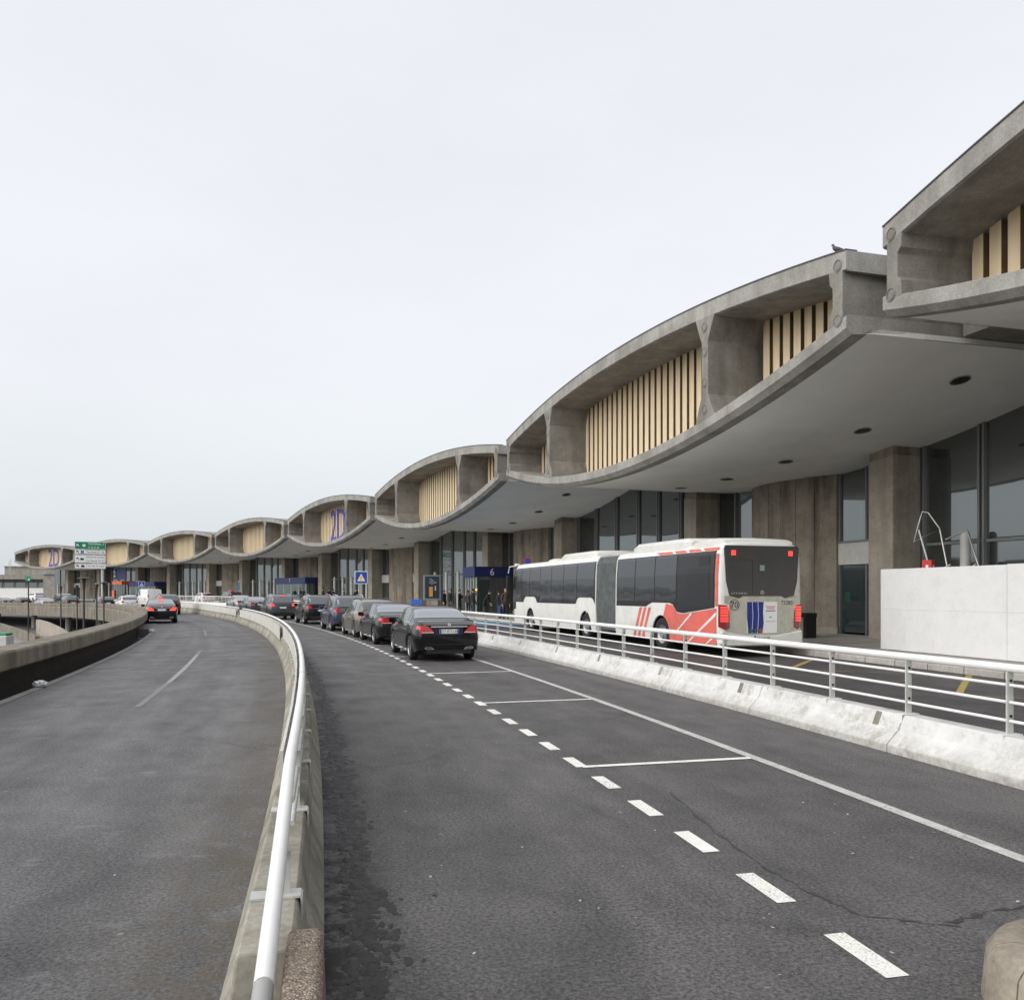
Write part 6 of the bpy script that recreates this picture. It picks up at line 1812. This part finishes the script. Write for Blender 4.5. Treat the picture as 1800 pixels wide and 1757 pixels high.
e = empty('blue_banner', BAYS[6][0](-8, 6.0, .3), world=True); tag(e, 'narrow bright blue vertical banner by the far glass front', 'banner')
front_box(6, -8.2, -7.8, 5.9, 5.96, .9, 3.3, plain('banner_blue', (.02, .16, .45), .5), 'cloth', e); front_box(6, -8.03, -7.97, 5.97, 6.03, .28, 3.4, M_POST, 'pole', e)

# litter
def bag(p, s, label):
    bm = bmesh.new(); bmesh.ops.create_icosphere(bm, subdivisions=3, radius=1)
    for v_ in bm.verts:
        n_ = 1 + random.uniform(-.22, .22); v_.co = Vector((v_.co.x * s * 1.2 * n_, v_.co.y * s * .8 * n_, (v_.co.z * .62 * n_ + .55) * s))
    me = bpy.data.meshes.new('plastic_bag'); bm.to_mesh(me); bm.free(); me.materials.append(plain('crumpled_plastic', (.62, .64, .64), .35, var=.2, scale=14))
    o = link('plastic_bag', me); o.location = p; tag(o, label, 'bag', 'plastic bags in the gutter')
bag(pol(236.9, phi_at(72, 237.0) if False else 16.02, .012), .11, 'crumpled pale plastic bag in the gutter below the near parapet')
bag(pol(236.9, 21.6, .012), .13, 'crumpled white plastic bag in the gutter at the bend of the parapet')

# pigeon on the roof
Wb = BAYS[2][0]; p = Wb(-12.05, .25, ztop(-12.05) + .036)
e = empty('pigeon', p, 2.6); tag(e, 'dark pigeon perched on the roof edge near the joint', 'pigeon')
def blob(name, pts, mat, par):
    me = bpy.data.meshes.new(name); V = [q[0] for q in pts]; me.from_pydata(V, [(i, i + 1) for i in range(len(V) - 1)], [])
    o = link(name, me, par); mo = o.modifiers.new('skin', 'SKIN')
    for i, sv in enumerate(me.skin_vertices[0].data): sv.radius = pts[i][1]; sv.use_root = (i == 0)
    mo.use_smooth_shade = True; s_ = o.modifiers.new('sub', 'SUBSURF'); s_.levels = 2; s_.render_levels = 2
    me.materials.append(mat); return o
PG = plain('pigeon_grey', (.05, .05, .055), .6)
blob('body', [((-.17, 0, .10), (.02, .015)), ((-.09, 0, .12), (.055, .05)), ((0, 0, .15), (.075, .07)), ((.06, 0, .19), (.055, .055)), ((.075, 0, .245), (.03, .03)), ((.085, 0, .28), (.034, .034)), ((.13, 0, .272), (.006, .006))], PG, e)
for s in (1, -1):
    m = MB(); m.tube((.01, s * .03, 0), (0, s * .03, .10), .008, 6); m.box((.025, s * .03, .006), (.06, .03, .01)); m.build('leg', M_RED, e)

# ================================================================== PEOPLE
NAVYC = plain('navy_cloth', (.012, .014, .026), .85); BLKC = plain('black_cloth', (.010, .010, .011), .85); BRNC = plain('brown_cloth', (.055, .035, .03), .85); GRYC = plain('grey_cloth', (.06, .062, .066), .85); JEAN = plain('denim_cloth', (.03, .045, .08), .85)
def who(x, r, pose, face, top, legs, label, grp, h=1.75, coat=.86):
    ph = phi_at(x, r); p = pol(r, ph, .257 + zr(ph)); v = Vector((p.x, p.y, 0)).normalized()
    return make_person(p, math.atan2(-v.y, -v.x) + face, pose, top, legs, label, grp, None, h, coat)
G1 = 'people waiting outside the doors by the bus'
who(889, 255.9, 'stand', .3, BRNC, BLKC, 'man in an open brown jacket standing at the nose of the bus', G1, 1.82, .80)
who(877, 256.8, 'stand', 2.2, NAVYC, JEAN, 'person in dark coat with a blue case beside the man in brown', G1, 1.66, .8)
who(851, 257.2, 'bend', 1.4, BLKC, GRYC, 'person in a long dark coat bending down in front of the doors', G1, 1.78, .62)
who(832, 257.4, 'phone', 1.9, BLKC, JEAN, 'person in black jacket and jeans beside the amber lamp', G1, 1.8)
who(823, 258.2, 'stand', 2.6, GRYC, BLKC, 'person in grey half hidden behind the one in jeans', G1, 1.68)
who(808, 257.6, 'phone', 1.2, BLKC, BLKC, 'person in a long black coat with a raised arm between two posts', G1, 1.74, .55)
who(792, 257.8, 'stand', -1.2, BLKC, NAVYC, 'person in black puffer jacket facing the advertising panel', G1, 1.78, .8)
who(781, 258.0, 'stand', 1.0, BLKC, BLKC, 'person in fur-hooded black coat nearest the advertising panel', G1, 1.72, .6)
G2 = 'people standing beyond the taxi queue'
for x, r, ps_, fc, tp_, lg, lb_, h in ((518, 257.0, 'stand', .4, BLKC, JEAN, 'leftmost person of the group under the number seven porch', 1.7), (528, 257.6, 'phone', 1.5, NAVYC, BLKC, 'taller person second from left under the number seven porch', 1.82), (533, 257.2, 'stand', 2.9, BLKC, BLKC, 'person standing close beside the taller one under the porch', 1.72),
    (568, 257.2, 'walk', -1.4, BLKC, NAVYC, 'lone person walking past the right end of the seven porch', 1.78), (579, 257.8, 'stand', .8, NAVYC, BLKC, 'left one of a pair standing by the pale posts', 1.74), (586, 257.3, 'stand', 2.4, BLKC, GRYC, 'right one of a pair standing by the pale posts', 1.7),
    (604, 257.3, 'walk', 1.5, GRYC, BLKC, 'person in dark grey walking behind the blue off-roader', 1.76), (626, 257.0, 'stand', .2, BLKC, BLKC, 'person in black right below the blue crossing sign', 1.76)):
    who(x, r, ps_, fc, tp_, lg, lb_, G2, h)
# suitcase
ph = phi_at(882, 256.3); e = empty('suitcase', pol(256.3, ph, .257), .6); tag(e, 'blue upright suitcase beside the man in brown', 'suitcase')
m = MB(); m.box((0, 0, .40), (.42, .26, .62)); m.build('shell', plain('case_blue', (.015, .03, .14), .4), e, bevel=.04)
m = MB(); m.path([(-.1, 0, .70), (-.1, 0, 1.0), (.1, 0, 1.0), (.1, 0, .70)], .012, 6); m.build('handle', M_DARKM, e)
for x in (-.15, .15):
    m = MB(); m.tube((x, -.1, .045), (x, .1, .045), .045, 10); m.build('wheel', M_TYRE, e)
# ash bin with amber glow
e = empty('amber_lamp_post', pol(257.9, phi_at(837, 257.9), .257)); tag(e, 'thin post with a small amber lamp by the glass doors', 'lamp')
m = MB(); m.tube((0, 0, 0), (0, 0, 1.7), .03, 8); m.build('pole', M_POST, e); m = MB(); m.lathe([(0, 1.84), (.06, 1.82), (.08, 1.76), (.06, 1.70), (0, 1.68)], (0, 0, 0), n=12); m.build('lamp', M_AMBER, e)

# ================================================================== FAR BUILDINGS
def far_building(name, x0, x1, Y, layers, label, win=None):
    a = at(x0, 1041, Y); b = at(x1, 1041, Y)
    e = empty(name, ((a.x + b.x) / 2, Y, -3.45), world=True); tag(e, label, 'building')
    for nm, y1, y0, dep, mat, out_ in layers:
        z1 = 1.82 - (y1 - 1041) / F * Y; z0 = 1.82 - (y0 - 1041) / F * Y
        m = MB(); m.box(((a.x + b.x) / 2, Y + dep / 2 - out_, (z0 + z1) / 2), (b.x - a.x, dep, z1 - z0)); m.build(nm, mat, e)
    if win:
        n, y1, y0, out_ = win
        z1 = 1.82 - (y1 - 1041) / F * Y; z0 = 1.82 - (y0 - 1041) / F * Y; w_ = (b.x - a.x) / n
        for i in range(n):
            m = MB(); m.box((a.x + w_ * (i + .5), Y - out_ - .05, (z0 + z1) / 2), (w_ * .78, .1, z1 - z0)); m.build('window', M_GLASS, e)
    return e
far_building('far_terminal', -420, 108, 225, [('roof_slab', 1010, 1018, 30, M_FARC, 3.0), ('parapet_band', 1018, 1022, 30, M_DARKC, 1.0), ('wall', 1022, 1075, 28, M_FARC, 0.0), ('plinth_band', 1036, 1041, 28, M_EDGE, .6)], 'low concrete terminal with a flat roof slab at far left', (26, 1023.5, 1034, 0.0))
far_building('roof_plant_room', 8, 74, 245, [('wall', 996, 1040, 20, M_FARC, 0), ('coping', 994.5, 996, 21, M_EDGE, .5)], 'pale plant room standing above the far flat roof')
far_building('concrete_block_house', 74, 98, 215, [('wall', 998, 1009, 10, M_EDGE, 0), ('shaft', 1009, 1080, 8, M_FARC, -.5)], 'pale concrete box just below the end of the scalloped roof')
far_building('white_site_fence', -120, 76, 175, [('panel', 1033.5, 1052, .3, M_HOARD, 0), ('rail', 1032.8, 1033.4, .4, M_POST, .05)], 'long white site fence in front of the far terminal')
for i, x in enumerate((16, 19)):
    p = at(x, 1041, 240); e = empty('aerial_mast', (p.x, p.y, 7)); tag(e, ('taller' if i else 'shorter') + ' thin aerial mast on the far plant room', 'mast', 'aerial masts')
    m = MB(); m.tube((0, 0, 0), (0, 0, 4.0 + i * .8), .09, 6); m.build('mast', M_POST, e)
